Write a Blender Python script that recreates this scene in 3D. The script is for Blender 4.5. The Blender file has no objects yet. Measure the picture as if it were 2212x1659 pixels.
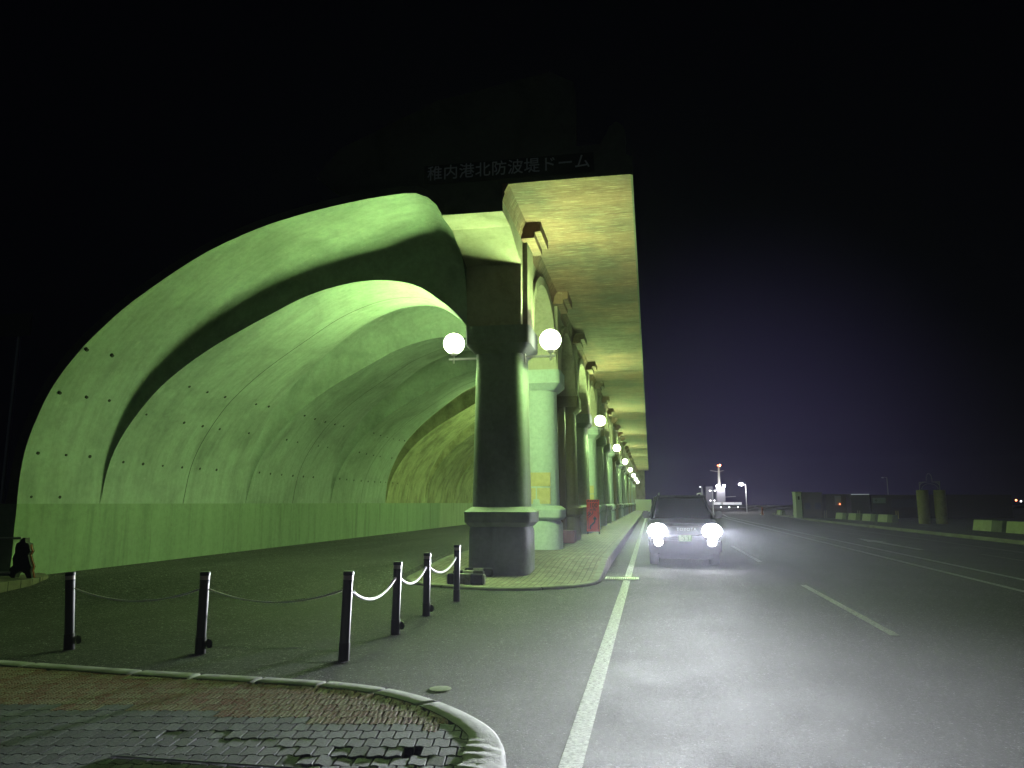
import bpy, bmesh, math, random
from mathutils import Vector, Matrix, noise
random.seed(7)
sc = bpy.context.scene
COL = sc.collection
R = math.radians
# ------------------------------------------------------------ camera
CAMZ = 1.65
th = math.atan(256.5/1600); ps = math.atan(299*math.cos(th)/1600)
cd = bpy.data.cameras.new('camera'); cam = bpy.data.objects.new('camera', cd); COL.objects.link(cam)
cam.location = (0, 0, CAMZ)
cam.rotation_euler = (math.pi/2 + th, 0, ps)
cd.sensor_width = 36; cd.sensor_fit = 'HORIZONTAL'; cd.lens = 1600/2212*36
cd.clip_start = 0.05; cd.clip_end = 3000
sc.camera = cam
# ------------------------------------------------------------ world
w = bpy.data.worlds.new('World'); sc.world = w; w.use_nodes = True
nt = w.node_tree; N = nt.nodes; L = nt.links
for n in list(N): N.remove(n)
out = N.new('ShaderNodeOutputWorld')
sky = N.new('ShaderNodeTexSky'); sky.sky_type = 'NISHITA'; sky.sun_disc = False
sky.sun_elevation = R(-4); sky.sun_rotation = R(200); sky.air_density = 1.0; sky.ozone_density = 4
b1 = N.new('ShaderNodeBackground'); b1.inputs[1].default_value = 0.001
L.new(sky.outputs[0], b1.inputs[0])
tc = N.new('ShaderNodeTexCoord'); sp = N.new('ShaderNodeSeparateXYZ'); L.new(tc.outputs['Generated'], sp.inputs[0])
# violet headlight glare painted into the low sky ahead, black overhead
dt = N.new('ShaderNodeVectorMath'); dt.operation = 'DOT_PRODUCT'; dt.inputs[1].default_value = Vector((0.10, 1, 0.03)).normalized()
L.new(tc.outputs['Generated'], dt.inputs[0])
mr = N.new('ShaderNodeMapRange'); mr.inputs['From Min'].default_value = 0.93; mr.inputs['From Max'].default_value = 1.0
L.new(dt.outputs['Value'], mr.inputs['Value'])
pw = N.new('ShaderNodeMath'); pw.operation = 'POWER'; pw.inputs[1].default_value = 2.6; L.new(mr.outputs[0], pw.inputs[0])
cm = N.new('ShaderNodeMix'); cm.data_type = 'RGBA'
cm.inputs[6].default_value = (0.0006, 0.0007, 0.0012, 1); cm.inputs[7].default_value = (0.016, 0.013, 0.040, 1)
L.new(pw.outputs[0], cm.inputs[0])
b2 = N.new('ShaderNodeBackground'); L.new(cm.outputs[2], b2.inputs[0]); b2.inputs[1].default_value = 1.0
# unseen fill glow added low behind the viewer, lights lettering and column fronts
d2 = N.new('ShaderNodeVectorMath'); d2.operation = 'DOT_PRODUCT'; d2.inputs[1].default_value = Vector((-.25, -1, 0.25)).normalized()
L.new(tc.outputs['Generated'], d2.inputs[0])
m2 = N.new('ShaderNodeMapRange'); m2.inputs['From Min'].default_value = 0.2; m2.inputs['From Max'].default_value = 1.0; L.new(d2.outputs['Value'], m2.inputs['Value'])
c2 = N.new('ShaderNodeMix'); c2.data_type = 'RGBA'; c2.blend_type = 'ADD'; c2.inputs[7].default_value = (.009, .011, .014, 1)
L.new(m2.outputs[0], c2.inputs[0]); L.new(cm.outputs[2], c2.inputs[6]); L.new(c2.outputs[2], b2.inputs[0])
ad = N.new('ShaderNodeAddShader'); L.new(b1.outputs[0], ad.inputs[0]); L.new(b2.outputs[0], ad.inputs[1])
L.new(ad.outputs[0], out.inputs[0])
sc.view_settings.view_transform = 'Standard'; sc.view_settings.look = 'None'
sc.view_settings.exposure = 0.0; sc.view_settings.gamma = 1.0
sc.render.engine = 'CYCLES'
sc.cycles.use_denoising = True
sc.cycles.max_bounces = 6; sc.cycles.diffuse_bounces = 4; sc.cycles.glossy_bounces = 3
sc.cycles.volume_bounces = 0; sc.cycles.transparent_max_bounces = 8
sc.cycles.sample_clamp_indirect = 3.0
sc.cycles.use_light_tree = True

# ------------------------------------------------------------ helpers
def tag(o, label=None, cat=None, group=None, kind=None):
    if label: o['label'] = label
    if cat: o['category'] = cat
    if group: o['group'] = group
    if kind: o['kind'] = kind
    return o
def empty(name, loc=(0, 0, 0), rz=0):
    o = bpy.data.objects.new(name, None); COL.objects.link(o); o.location = loc; o.rotation_euler = (0, 0, rz)
    o.empty_display_size = .2
    return o
def kids(o): return [c for c in bpy.data.objects if c.parent == o]
def copy_tree(o, parent=None):
    c = o.copy(); COL.objects.link(c); c.parent = parent
    for ch in kids(o):
        if ch is not c: copy_tree(ch, c)
    return c
class MB:
    def __init__(s): s.bm = bmesh.new()
    def poly(s, pts): 
        return s.bm.faces.new([s.bm.verts.new(p) for p in pts])
    def box(s, x0, x1, y0, y1, z0, z1, bev=0):
        v = [s.bm.verts.new(p) for p in ((x0,y0,z0),(x1,y0,z0),(x1,y1,z0),(x0,y1,z0),(x0,y0,z1),(x1,y0,z1),(x1,y1,z1),(x0,y1,z1))]
        fs = [s.bm.faces.new([v[i] for i in f]) for f in ((0,3,2,1),(4,5,6,7),(0,1,5,4),(1,2,6,5),(2,3,7,6),(3,0,4,7))]
        if bev:
            es = set(e for f in fs for e in f.edges)
            bmesh.ops.bevel(s.bm, geom=list(es), offset=bev, segments=2, affect='EDGES')
        return s
    def hexa(s, p):   # 8 points, bottom 4 ccw, top 4 ccw
        v = [s.bm.verts.new(q) for q in p]
        for f in ((0,3,2,1),(4,5,6,7),(0,1,5,4),(1,2,6,5),(2,3,7,6),(3,0,4,7)): s.bm.faces.new([v[i] for i in f])
        return s
    def loft(s, rings, cap=True, closed=True):
        rv = [[s.bm.verts.new(p) for p in r] for r in rings]
        n = len(rings[0]); m = n if closed else n-1
        for a, b in zip(rv, rv[1:]):
            for i in range(m): s.bm.faces.new((a[i], a[(i+1) % n], b[(i+1) % n], b[i]))
        if cap and closed:
            s.bm.faces.new(list(reversed(rv[0]))); s.bm.faces.new(rv[-1])
        return s
    def tube(s, pts, r, n=8, cap=True, twist=0, lobes=0, amp=0):
        pts = [Vector(p) for p in pts]; rings = []; d = 0
        for i, p in enumerate(pts):
            t = (pts[min(i+1, len(pts)-1)] - pts[max(i-1, 0)]).normalized()
            up = Vector((0, 0, 1)) if abs(t.z) < .9 else Vector((1, 0, 0))
            a = t.cross(up).normalized(); b = t.cross(a)
            if i: d += (p - pts[i-1]).length
            ring = []
            for k in range(n):
                an = 2*math.pi*k/n
                rr = r*(1 + amp*math.cos(lobes*(an - d*twist))) if lobes else r
                ring.append(p + a*math.cos(an)*rr + b*math.sin(an)*rr)
            rings.append(ring)
        return s.loft(rings, cap)
    def cyl(s, x, y, z0, z1, r, n=20, r2=None):
        r2 = r if r2 is None else r2
        return s.loft([[(x+q*math.cos(2*math.pi*k/n), y+q*math.sin(2*math.pi*k/n), z) for k in range(n)] for q, z in ((r, z0), (r2, z1))])
    def lathe(s, x, y, prof, n=24):
        return s.loft([[(x+r*math.cos(2*math.pi*k/n), y+r*math.sin(2*math.pi*k/n), z) for k in range(n)] for r, z in prof])
    def sphere(s, c, r, u=20, v=12, sz=1):
        m = Matrix.Translation(c) @ Matrix.Diagonal((r, r, r*sz, 1))
        bmesh.ops.create_uvsphere(s.bm, u_segments=u, v_segments=v, radius=1, matrix=m); return s
    def build(s, name, mat, parent=None, smooth=None, merge=False):
        if merge: bmesh.ops.remove_doubles(s.bm, verts=s.bm.verts, dist=1e-4)
        bmesh.ops.recalc_face_normals(s.bm, faces=s.bm.faces)
        me = bpy.data.meshes.new(name); s.bm.to_mesh(me); s.bm.free()
        if smooth is not None:
            me.polygons.foreach_set('use_smooth', [True]*len(me.polygons))
            me.set_sharp_from_angle(angle=R(smooth))
        o = bpy.data.objects.new(name, me); COL.objects.link(o); o.parent = parent
        me.materials.append(mat)
        return o
def lerp(a, b, t): return a+(b-a)*t
def sstep(t): t = max(0, min(1, t)); return t*t*(3-2*t)

# ------------------------------------------------------------ materials
def mat(name, col, rough=.8, metal=0, spec=.5, emis=None, estr=0):
    m = bpy.data.materials.new(name); m.use_nodes = True
    p = m.node_tree.nodes['Principled BSDF']
    p.inputs['Base Color'].default_value = (*col, 1); p.inputs['Roughness'].default_value = rough
    p.inputs['Metallic'].default_value = metal; p.inputs['Specular IOR Level'].default_value = spec
    if emis: p.inputs['Emission Color'].default_value = (*emis, 1); p.inputs['Emission Strength'].default_value = estr
    return m
def nz(m, scale=(1, 1, 1), s=5, det=6, rough=.6, coord='Object', dist=0):
    nt = m.node_tree; t = nt.nodes.new('ShaderNodeTexCoord'); mp = nt.nodes.new('ShaderNodeMapping')
    mp.inputs['Scale'].default_value = scale; nt.links.new(t.outputs[coord], mp.inputs[0])
    n = nt.nodes.new('ShaderNodeTexNoise'); n.inputs['Scale'].default_value = s; n.inputs['Detail'].default_value = det
    n.inputs['Roughness'].default_value = rough; n.inputs['Distortion'].default_value = dist
    nt.links.new(mp.outputs[0], n.inputs['Vector']); return n.outputs['Fac']
def ramp(m, src, stops):
    r = m.node_tree.nodes.new('ShaderNodeValToRGB'); m.node_tree.links.new(src, r.inputs[0])
    e = r.color_ramp.elements
    while len(e) < len(stops): e.new(.5)
    for k, (p, c) in enumerate(stops):
        e[k].position = p; e[k].color = (*c, 1) if len(c) == 3 else c
    return r.outputs[0]
def mixc(m, a, b, f, mode='MULTIPLY'):
    x = m.node_tree.nodes.new('ShaderNodeMix'); x.data_type = 'RGBA'; x.blend_type = mode; l = m.node_tree.links
    for sock, v in ((x.inputs[0], f), (x.inputs[6], a), (x.inputs[7], b)):
        if hasattr(v, 'links'): l.new(v, sock)
        else: sock.default_value = v if not isinstance(v, tuple) else (*v, 1)
    return x.outputs[2]
def bump(m, src, strength=.3, dist=.01):
    b = m.node_tree.nodes.new('ShaderNodeBump'); b.inputs['Strength'].default_value = strength; b.inputs['Distance'].default_value = dist
    m.node_tree.links.new(src, b.inputs['Height'])
    p = m.node_tree.nodes['Principled BSDF']
    if p.inputs['Normal'].links: m.node_tree.links.new(p.inputs['Normal'].links[0].from_socket, b.inputs['Normal'])
    m.node_tree.links.new(b.outputs[0], p.inputs['Normal'])
def setc(m, src): m.node_tree.links.new(src, m.node_tree.nodes['Principled BSDF'].inputs['Base Color'])
def setr(m, src): m.node_tree.links.new(src, m.node_tree.nodes['Principled BSDF'].inputs['Roughness'])
def g3(v, t=(1, 1, 1)): return (v*t[0], v*t[1], v*t[2])

def concrete(name, base, streak=(1, 1, 1), amt=.5, ds=1.2, bmp=.25, rough=.85):
    m = mat(name, base, rough, spec=.25)
    c = ramp(m, nz(m, streak, ds, 8, .62, dist=.6), [(.28, g3(1-amt*.75, base)), (.5, base), (.72, g3(1+amt*.35, base))])
    f = ramp(m, nz(m, (1, 1, 1), 9, 8, .7), [(.3, g3(.86)), (.6, g3(1.04))])
    setc(m, mixc(m, c, f, 1.0)); bump(m, nz(m, (1, 1, 1), 35, 6, .7), bmp, .01)
    return m
M = {}
M['vault'] = concrete('vault_concrete', (.28, .33, .30), (1, .6, .8), .42, .7)
def vault_detail():
    m = M['vault']; nt = m.node_tree; pb = nt.nodes['Principled BSDF']
    cur = pb.inputs['Base Color'].links[0].from_socket
    # pale and dark run marks down the curve, lime blotches
    cur = mixc(m, cur, ramp(m, nz(m, (1, 3.5, .5), 1.1, 7, .68, dist=.4), [(.30, g3(.82)), (.48, g3(1)), (.70, g3(1.15))]), 1.0)
    cur = mixc(m, cur, (.42, .44, .42), ramp(m, nz(m, (1, 1, 1), 2.6, 7, .75), [(.60, g3(0)), (.70, g3(.55))]), 'MIX')
    # older, unrepaired bays farther in are yellower and dirtier
    t = nt.nodes.new('ShaderNodeTexCoord'); sp_ = nt.nodes.new('ShaderNodeSeparateXYZ'); nt.links.new(t.outputs['Object'], sp_.inputs[0])
    gt = nt.nodes.new('ShaderNodeMath'); gt.operation = 'GREATER_THAN'; gt.inputs[1].default_value = 31.63-14; nt.links.new(sp_.outputs[1], gt.inputs[0])
    old = mixc(m, cur, ramp(m, nz(m, (1, 1, .6), 1.6, 7, .7), [(.34, (.62, .50, .35)), (.55, (1.05, .88, .6)), (.75, (1.35, 1.15, .85))]), 1.0)
    setc(m, mixc(m, cur, old, gt.outputs[0], 'MIX'))
    # board marks
    wv = nt.nodes.new('ShaderNodeTexWave'); wv.bands_direction = 'Y'; wv.inputs['Scale'].default_value = 1.6; wv.inputs['Distortion'].default_value = .6; nt.links.new(t.outputs['Object'], wv.inputs['Vector'])
    bump(m, wv.outputs['Fac'], .10, .01)
vault_detail()
M['wall'] = concrete('wall_concrete', (.21, .27, .20), (1, 2.6, .22), .35, 1.2)
M['soffit'] = concrete('soffit_concrete', (.205, .128, .115), (.45, 3.4, 1), .5, 1.0, .35)
_m = M['soffit']; _o = _m.node_tree.nodes['Principled BSDF'].inputs['Base Color'].links[0].from_socket
setc(_m, mixc(_m, _o, (.50, .40, .36), ramp(_m, nz(_m, (1.3, 14, 1), 1.6, 5, .7), [(.53, g3(0)), (.64, g3(.55))]), 'MIX'))
setc(_m, mixc(_m, _m.node_tree.nodes['Principled BSDF'].inputs['Base Color'].links[0].from_socket, ramp(_m, nz(_m, (1, .7, 1), .45, 3, .6), [(.38, (.62, .75, .8)), (.6, (1.12, 1.05, 1))]), 1.0))
M['face'] = concrete('face_concrete', (.31, .27, .25), (1, 1, .5), .5, 1.3)
M['dark'] = concrete('outer_concrete', (.11, .115, .115), (1, 1, 1), .5, 1.0)
M['col_grey'] = concrete('column_grey', (.21, .225, .24), (1, 1, .35), .45, 1.4, .6, .7)
M['col_pale'] = concrete('column_pale_paint', (.34, .38, .44), (1, 1, .3), .18, 1.2, .12, .7)
M['col_brown'] = concrete('column_brown', (.20, .165, .13), (1, 1, .3), .3, 1.2, .2)
M['cream'] = concrete('cream_patch', (.42, .34, .22), (1, 1, 1), .15, 2, .1)
M['hole'] = mat('hole_dark', (.035, .045, .035), .9)

# asphalt: grey aggregate, sparkle painted as pale specks, uneven tone and cracks
def asphalt(name, v=.05, tint=(1, 1, 1.02), cracks=True):
    m = mat(name, g3(v, tint), .62, spec=.5)
    big = ramp(m, nz(m, (1, 1, 1), .35, 5, .6), [(.35, g3(v*.8, tint)), (.62, g3(v*1.15, tint))])
    fine = ramp(m, nz(m, (1, 1, 1), 52, 4, .85), [(.43, g3(.25)), (.50, g3(.8)), (.56, g3(1.8)), (.62, g3(5.0))])
    c = mixc(m, big, fine, 1.0); c = mixc(m, c, ramp(m, nz(m, (1, 1, 1), 13, 7, .85), [(.42, g3(.4)), (.5, g3(.95)), (.58, g3(2.0))]), 1.0)
    vt = m.node_tree.nodes.new('ShaderNodeTexCoord'); vv = m.node_tree.nodes.new('ShaderNodeTexVoronoi'); vv.inputs['Scale'].default_value = 44
    m.node_tree.links.new(vt.outputs['Object'], vv.inputs['Vector']); c = mixc(m, c, ramp(m, vv.outputs['Color'], [(.15, g3(.45)), (.5, g3(.8)), (.72, g3(1.2)), (.86, g3(3.0))]), 1.0)
    c = mixc(m, c, ramp(m, nz(m, (1, .06, 1), 1.3, 4, .6), [(.3, g3(.62)), (.7, g3(1.3))]), 1.0)
    if cracks:
        nt = m.node_tree; t = nt.nodes.new('ShaderNodeTexCoord')
        n = nt.nodes.new('ShaderNodeTexNoise'); n.inputs['Scale'].default_value = 1.6; n.inputs['Detail'].default_value = 5
        nt.links.new(t.outputs['Object'], n.inputs['Vector'])
        mx = nt.nodes.new('ShaderNodeMix'); mx.data_type = 'VECTOR'; mx.inputs[0].default_value = .42
        nt.links.new(t.outputs['Object'], mx.inputs[4]); nt.links.new(n.outputs['Color'], mx.inputs[5])
        vo = nt.nodes.new('ShaderNodeTexVoronoi'); vo.feature = 'DISTANCE_TO_EDGE'; vo.inputs['Scale'].default_value = .42
        nt.links.new(mx.outputs[1], vo.inputs['Vector'])
        ck = ramp(m, vo.outputs['Distance'], [(.0, g3(.25)), (.006, g3(1))])
        gate = ramp(m, nz(m, (1, 1, 1), .22, 2), [(.50, g3(0)), (.56, g3(1))])
        c = mixc(m, c, ck, gate)
    setc(m, c)
    setr(m, ramp(m, nz(m, (1, 1, 1), 1.1, 6, .7), [(.3, g3(.76)), (.7, g3(.88))]))
    bump(m, nz(m, (1, 1, 1), 30, 7, .9), 1.0, .03)
    return m
M['asphalt'] = asphalt('asphalt', .019)
M['asphalt_dark'] = asphalt('asphalt_patch_dark', .018, cracks=False)
def paint(name, v=.5, wear=.47):
    m = mat(name, g3(v), .7)
    f = ramp(m, nz(m, (1, 3.2, 1), 24, 6, .75), [(wear-.02, g3(.04)), (wear+.006, g3(v))])
    setc(m, f); bump(m, nz(m, (1, 3.2, 1), 24, 6, .75), .5, .01); return m
M['paint'] = paint('road_paint', .45, .50)
M['paint_worn'] = paint('road_paint_worn', .42, .49)
M['kerb'] = concrete('kerb_concrete', (.24, .24, .225), (1, 1, 1), .5, 3, .6)
M['brick'] = mat('brick_paving', (.2, .15, .12), .8)
def brickmat():
    m = M['brick']; nt = m.node_tree; t = nt.nodes.new('ShaderNodeTexCoord')
    mp = nt.nodes.new('ShaderNodeMapping'); mp.inputs['Rotation'].default_value = (0, 0, R(90)); nt.links.new(t.outputs['Object'], mp.inputs[0])
    b = nt.nodes.new('ShaderNodeTexBrick'); b.inputs['Scale'].default_value = 1
    b.inputs['Brick Width'].default_value = .24; b.inputs['Row Height'].default_value = .12; b.inputs['Mortar Size'].default_value = .008
    b.inputs['Color1'].default_value = (.20, .155, .125, 1); b.inputs['Color2'].default_value = (.26, .24, .19, 1); b.inputs['Mortar'].default_value = (.03, .03, .028, 1)
    nt.links.new(mp.outputs[0], b.inputs['Vector'])
    f = ramp(m, nz(m, (1, 1, 1), 2.2, 6, .7), [(.3, g3(.30)), (.65, g3(.78))])
    setc(m, mixc(m, b.outputs[0], f, 1.0))
    iv = nt.nodes.new('ShaderNodeMath'); iv.operation = 'SUBTRACT'; iv.inputs[0].default_value = 1; nt.links.new(b.outputs['Fac'], iv.inputs[1])
    bump(m, iv.outputs[0], .8, .015); bump(m, nz(m, (1, 1, 1), 60, 4, .7), .3, .006)
brickmat()
def pavermat(name, c1, c2, dots=False):
    m = mat(name, c1, .85, spec=.2); nt = m.node_tree
    g = nt.nodes.new('ShaderNodeNewGeometry')
    c = ramp(m, g.outputs['Random Per Island'], [(0, c1), (.5, tuple((a+b)/2 for a, b in zip(c1, c2))), (1, c2)])
    f = ramp(m, nz(m, (1, 1, 1), 55, 4, .8), [(.35, g3(.6)), (.68, g3(1.45))])
    setc(m, mixc(m, c, f, 1.0)); bump(m, nz(m, (1, 1, 1), 110, 4, .8), .5, .006)
    return m
M['paver'] = pavermat('paver_grey', (.085, .087, .10), (.15, .153, .17))
M['paver_tactile'] = pavermat('paver_coloured', (.20, .085, .065), (.28, .25, .19))
M['joint'] = mat('paver_joint', (.02, .018, .015), .95)
M['blackmetal'] = mat('black_metal', (.018, .02, .026), .42, spec=.5)
M['galv'] = mat('galvanised_steel', (.38, .40, .38), .4, .7)
M['whitepaint'] = mat('white_paint', (.62, .62, .60), .5)
M['rope'] = mat('white_rope', (.68, .68, .66), .7)
M['globe'] = mat('lit_globe', (.8, .85, .7), .4, emis=(.86, 1, .62), estr=14)
M['red'] = mat('dull_red_paint', (.16, .035, .025), .6)
M['sign_red'] = mat('sign_red', (.92, .04, .04), .45, emis=None)
M['sign_black'] = mat('sign_black', (.015, .012, .03), .6)
M['board'] = mat('dark_board', (.012, .014, .026), .6)
M['letters'] = mat('grey_letters', (.62, .64, .72), .7)

# ------------------------------------------------------------ ground
YC = 17.0; S = 5.85; NB = 24; YEND = YC + S*(NB-1) + 3
XW = -11.53
def gz(x, y):
    if x > -1.1: 
        z = 0
    else:
        k = max(0, min(1, (-5.3-x)/6.2))
        y0 = lerp(13.2, 8.6, k); y1 = lerp(18.5, 12.2, k)
        z = .28*sstep((y-y0)/(y1-y0)) if x < -5.2 else .0
    if x > 14.6: z = .0
    return z
def grid(name, xs, ys, zf, m, **kw):
    b = MB(); vs = [[b.bm.verts.new((x, y, zf(x, y))) for x in xs] for y in ys]
    for j in range(len(ys)-1):
        for i in range(len(xs)-1): b.bm.faces.new((vs[j][i], vs[j][i+1], vs[j+1][i+1], vs[j+1][i]))
    return tag(b.build(name, m, smooth=60), **kw)
xs = [-500, -150, -60, -30, -20, -16, -13, -11.8, -11, -10, -9, -8, -7, -6.4, -6, -5.6, -5.32, -5.3, -5.2, -4, -2, -1, 0, 2, 5, 9, 14, 30, 80, 200, 500]
ys = [-30, -10, 0, 3, 6, 7, 8, 8.6] + [9+.5*i for i in range(22)] + [21, 25, 40, 80, 160, 300, 560]
grid('ground', xs, ys, gz, M['asphalt'], kind='structure')
# raised verge beyond the far kerb
b = MB(); pts = [(14.6, -25), (14.6, 72), (17.2, 112), (24, 150), (60, 190), (300, 190), (300, -25)]
top = [b.bm.verts.new((x, y, .15)) for x, y in pts]; b.bm.faces.new(top)
tag(b.build('verge', asphalt('verge_ground', .03, (1, 1, .9), False)), kind='structure')
b = MB(); kp = [(14.5, -25), (14.5, 72), (17.08, 112.1), (23.9, 150.2)]
for (x0, y0), (x1, y1) in zip(kp, kp[1:]):
    b.hexa([(x0-.02, y0, -.02), (x0+.16, y0, -.02), (x1+.16, y1, -.02), (x1-.02, y1, -.02), (x0, y0, .16), (x0+.15, y0, .16), (x1+.15, y1, .16), (x1, y1, .16)])
tag(b.build('kerb', concrete('kerb_far', (.13, .13, .085), (1, .4, 1), .8, 2, .5)), kind='structure')
b = MB(); b.poly([(-500, 200, -.3), (500, 200, -.3), (500, 560, -.3), (-500, 560, -.3)])
b.bm.free()

# road markings, sheets 4 mm above the road
def strip(b, pts, wd, z=.004, step=1.2):
    P = []
    for (x0, y0), (x1, y1) in zip(pts, pts[1:]):
        n = max(1, int(math.hypot(x1-x0, y1-y0)/step))
        P += [(lerp(x0, x1, i/n), lerp(y0, y1, i/n)) for i in range(n)]
    P.append(pts[-1]); prev = None
    for i, (x, y) in enumerate(P):
        a = P[max(0, i-1)]; c = P[min(len(P)-1, i+1)]; dx, dy = c[0]-a[0], c[1]-a[1]; l = math.hypot(dx, dy)
        nx, ny = -dy/l*wd/2, dx/l*wd/2
        cur = (b.bm.verts.new((x+nx, y+ny, z)), b.bm.verts.new((x-nx, y-ny, z)))
        if prev: b.bm.faces.new((prev[0], prev[1], cur[1], cur[0]))
        prev = cur
def marking(name, segs, wd, m, z=.004):
    b = MB()
    for s in segs: strip(b, s, wd, z)
    return tag(b.build(name, m), kind='structure')
marking('road_edge_line', [[(-.545, 2.0), (-.545, 16.55)], [(-.545, 17.35), (-.54, 150)]], .15, M['paint'])
marking('road_lane_line', [[(2.98, 10.4), (3.0, 16.3)], [(3.0, 22.3), (3.05, 30.4)], [(3.05, 38), (3.1, 46)]], .12, M['paint_worn'])
marking('road_centre_line', [[(6.75, 8), (6.86, 15.9), (7.5, 60), (8.2, 100), (11, 140)], [(7.75, 8), (7.9, 18.3), (8.2, 48), (8.8, 90), (12, 140)]], .15, M['paint_worn'])
marking('road_far_line', [[(12.05, 8), (12.2, 27.8), (12.3, 70)], [(10.6, 40), (10.6, 48)], [(10.5, 20), (10.5, 27)]], .11, paint('paint_faint', .10, .47))
b = MB(); b.poly([(9.3, 29, .004), (9.5, 29, .004), (9.62, 34.5, .004), (9.85, 34.5, .004), (9.5, 38, .004), (9.1, 34.5, .004), (9.32, 34.5, .004)])
tag(b.build('road_arrow_marking', M['paint_worn']), kind='structure')
# dark broken asphalt round the posts and a small cover
def blob(cx, cy, rx, ry, z=.004, n=26, jag=.35, seed=0):
    rs = random.Random(seed); P = []
    for k in range(n):
        a = 2*math.pi*k/n; r = 1+jag*(rs.random()-.5)*2
        P.append((cx+rx*r*math.cos(a), cy+ry*r*math.sin(a), z))
    return P
b = MB()
for i, (cx, cy, rx, ry) in enumerate([(-3.4, 7.72, .32, .10), (-3.05, 9.42, .38, .08), (-3.6, 9.4, .3, .09), (-3.1, 10.98, .42, .1), (-3.55, 10.9, .28, .1), (-3.2, 12.66, .55, .12), (-3.8, 12.6, .35, .12), (-5.15, 7.8, .3, .09)]):
    b.poly(blob(cx, cy, rx, ry, seed=i))
tag(b.build('asphalt_hollows', M['asphalt_dark']), kind='structure')
CR = [[(-3.3, 13.0), (-3.11, 13.23), (-2.81, 13.47), (-2.24, 13.96), (-1.93, 13.87), (-1.71, 13.51), (-1.57, 13.31), (-1.53, 12.78), (-1.6, 12.36), (-1.57, 11.64)],
      [(-1.78, 8.95), (-1.8, 9.21), (-1.74, 9.33)],
      [(-3.2, 12.47), (-3.21, 11.88), (-3.16, 11.52), (-3.1, 9.86), (-3.08, 9.26)], [(-6.4, 8.1), (-5.2, 8.2), (-3.94, 8.28), (-3.55, 8.19), (-3.1, 8.21), (-2.59, 8.25)]]
b = MB(); rs = random.Random(3)
for P in CR:
    Q = []
    for (x0, y0), (x1, y1) in zip(P, P[1:]):
        n = max(2, int(math.hypot(x1-x0, y1-y0)/.06))
        Q += [(lerp(x0, x1, k/n)+rs.gauss(0, .012), lerp(y0, y1, k/n)+rs.gauss(0, .018)) for k in range(n)]
    Q.append(P[-1]); prev = None
    for k, (x, y) in enumerate(Q):
        wd = .004+.012*rs.random(); wd *= math.sin(math.pi*(k+1)/(len(Q)+1))**.5
        cur = (b.bm.verts.new((x-wd*.6, y-wd*1.6, .006)), b.bm.verts.new((x+wd*.6, y+wd*1.6, .006)))
        if prev: b.bm.faces.new((prev[0], prev[1], cur[1], cur[0]))
        prev = cur
tag(b.build('asphalt_cracks', M['hole']), kind='structure')
t = MB(); t.lathe(0, 0, [(.10, 0), (.10, .001), (.09, .002)], 28)
o = t.build('valve_cover', concrete('cover_iron', (.42, .42, .38), (1, 1, 1), .4, 8, .4), smooth=30); o.location = (-1.9, 6.76, .004)
tag(o, 'small round cover set in the asphalt beyond the curved kerb', 'cover')

# drain grate at the kerb
g = empty('drain_grate', (-.66, 16.85, .004)); tag(g, 'long steel drain grate lying in the gutter beneath the rounded kerb corner', 'drain')
b = MB()
b.box(-.36, .36, -.22, -.18, 0, .02); b.box(-.36, .36, .18, .22, 0, .02); b.box(-.36, -.33, -.18, .18, 0, .02); b.box(.33, .36, -.18, .18, 0, .02)
b.build('frame', M['galv'], g)
b = MB()
for k in range(14): b.box(-.31+k*.047, -.29+k*.047, -.18, .18, .002, .018)
b.build('bars', M['galv'], g)
b = MB(); b.box(-.33, .33, -.18, .18, .0005, .0015); b.build('pit', M['hole'], g)

# ------------------------------------------------------------ platform beside the columns
XP0, XP1 = -5.3, -1.08
def pz(y): return .055 + .225*sstep((y-15.2)/4.6)
outline = [(XP1, 16.0), (-1.12, 15.75), (-1.25, 15.35), (-1.5, 14.97), (-1.86, 14.68), (-2.15, 14.45), (-2.5, 14.27), (-3.1, 14.2), (-4.0, 14.45), (-4.6, 14.8), (-5.0, 15.2), (-5.22, 15.7), (XP0, 16.2)]
ysp = [16.2+.6*i for i in range(8)] + [24, 40, 80, 160]
def inset(pts, d, c=(-3.1, 17)):
    out = []
    for i, (x, y) in enumerate(pts):
        a = pts[max(0, i-1)]; e = pts[min(len(pts)-1, i+1)]; dx, dy = e[0]-a[0], e[1]-a[1]; l = math.hypot(dx, dy)
        nx, ny = -dy/l, dx/l
        if (c[0]-x)*nx + (c[1]-y)*ny < 0: nx, ny = -nx, -ny
        out.append((x+nx*d, y+ny*d))
    return out
path = [(XP1, y) for y in reversed(ysp)] + outline + [(XP0, y) for y in ysp[1:]]
inn = inset(path, .16, (-3.1, 17)); 
for i in range(len(path)):           # long straight sides inset sideways
    if path[i][1] > 16.3: inn[i] = (path[i][0] + (.16 if path[i][0] < -3 else -.16), path[i][1])
b = MB()
n0 = len(ysp)
P = [b.bm.verts.new((x, y, pz(y)-.006)) for x, y in inn]
i, j = 0, len(P)-1
while j - i > 2:
    b.bm.faces.new((P[i], P[i+1], P[j-1], P[j])); i += 1; j -= 1
if j-i == 2: b.bm.faces.new((P[i], P[i+1], P[j]))
tag(b.build('brick_pavement', M['brick']), kind='structure')
b = MB(); rings = []
for (xo, yo), (xi, yi) in zip(path, inn):
    z = pz(yo); mx, my = lerp(xo, xi, .12), lerp(yo, yi, .12)
    rings.append([(xo, yo, -.05), (xo, yo, z-.025), (mx, my, z), (xi, yi, z), (xi, yi, z-.05)])
b.loft(rings, cap=False, closed=False)
m = concrete('platform_kerb', (.17, .165, .15), (1, 1, 1), .5, 3, .6)
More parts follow.
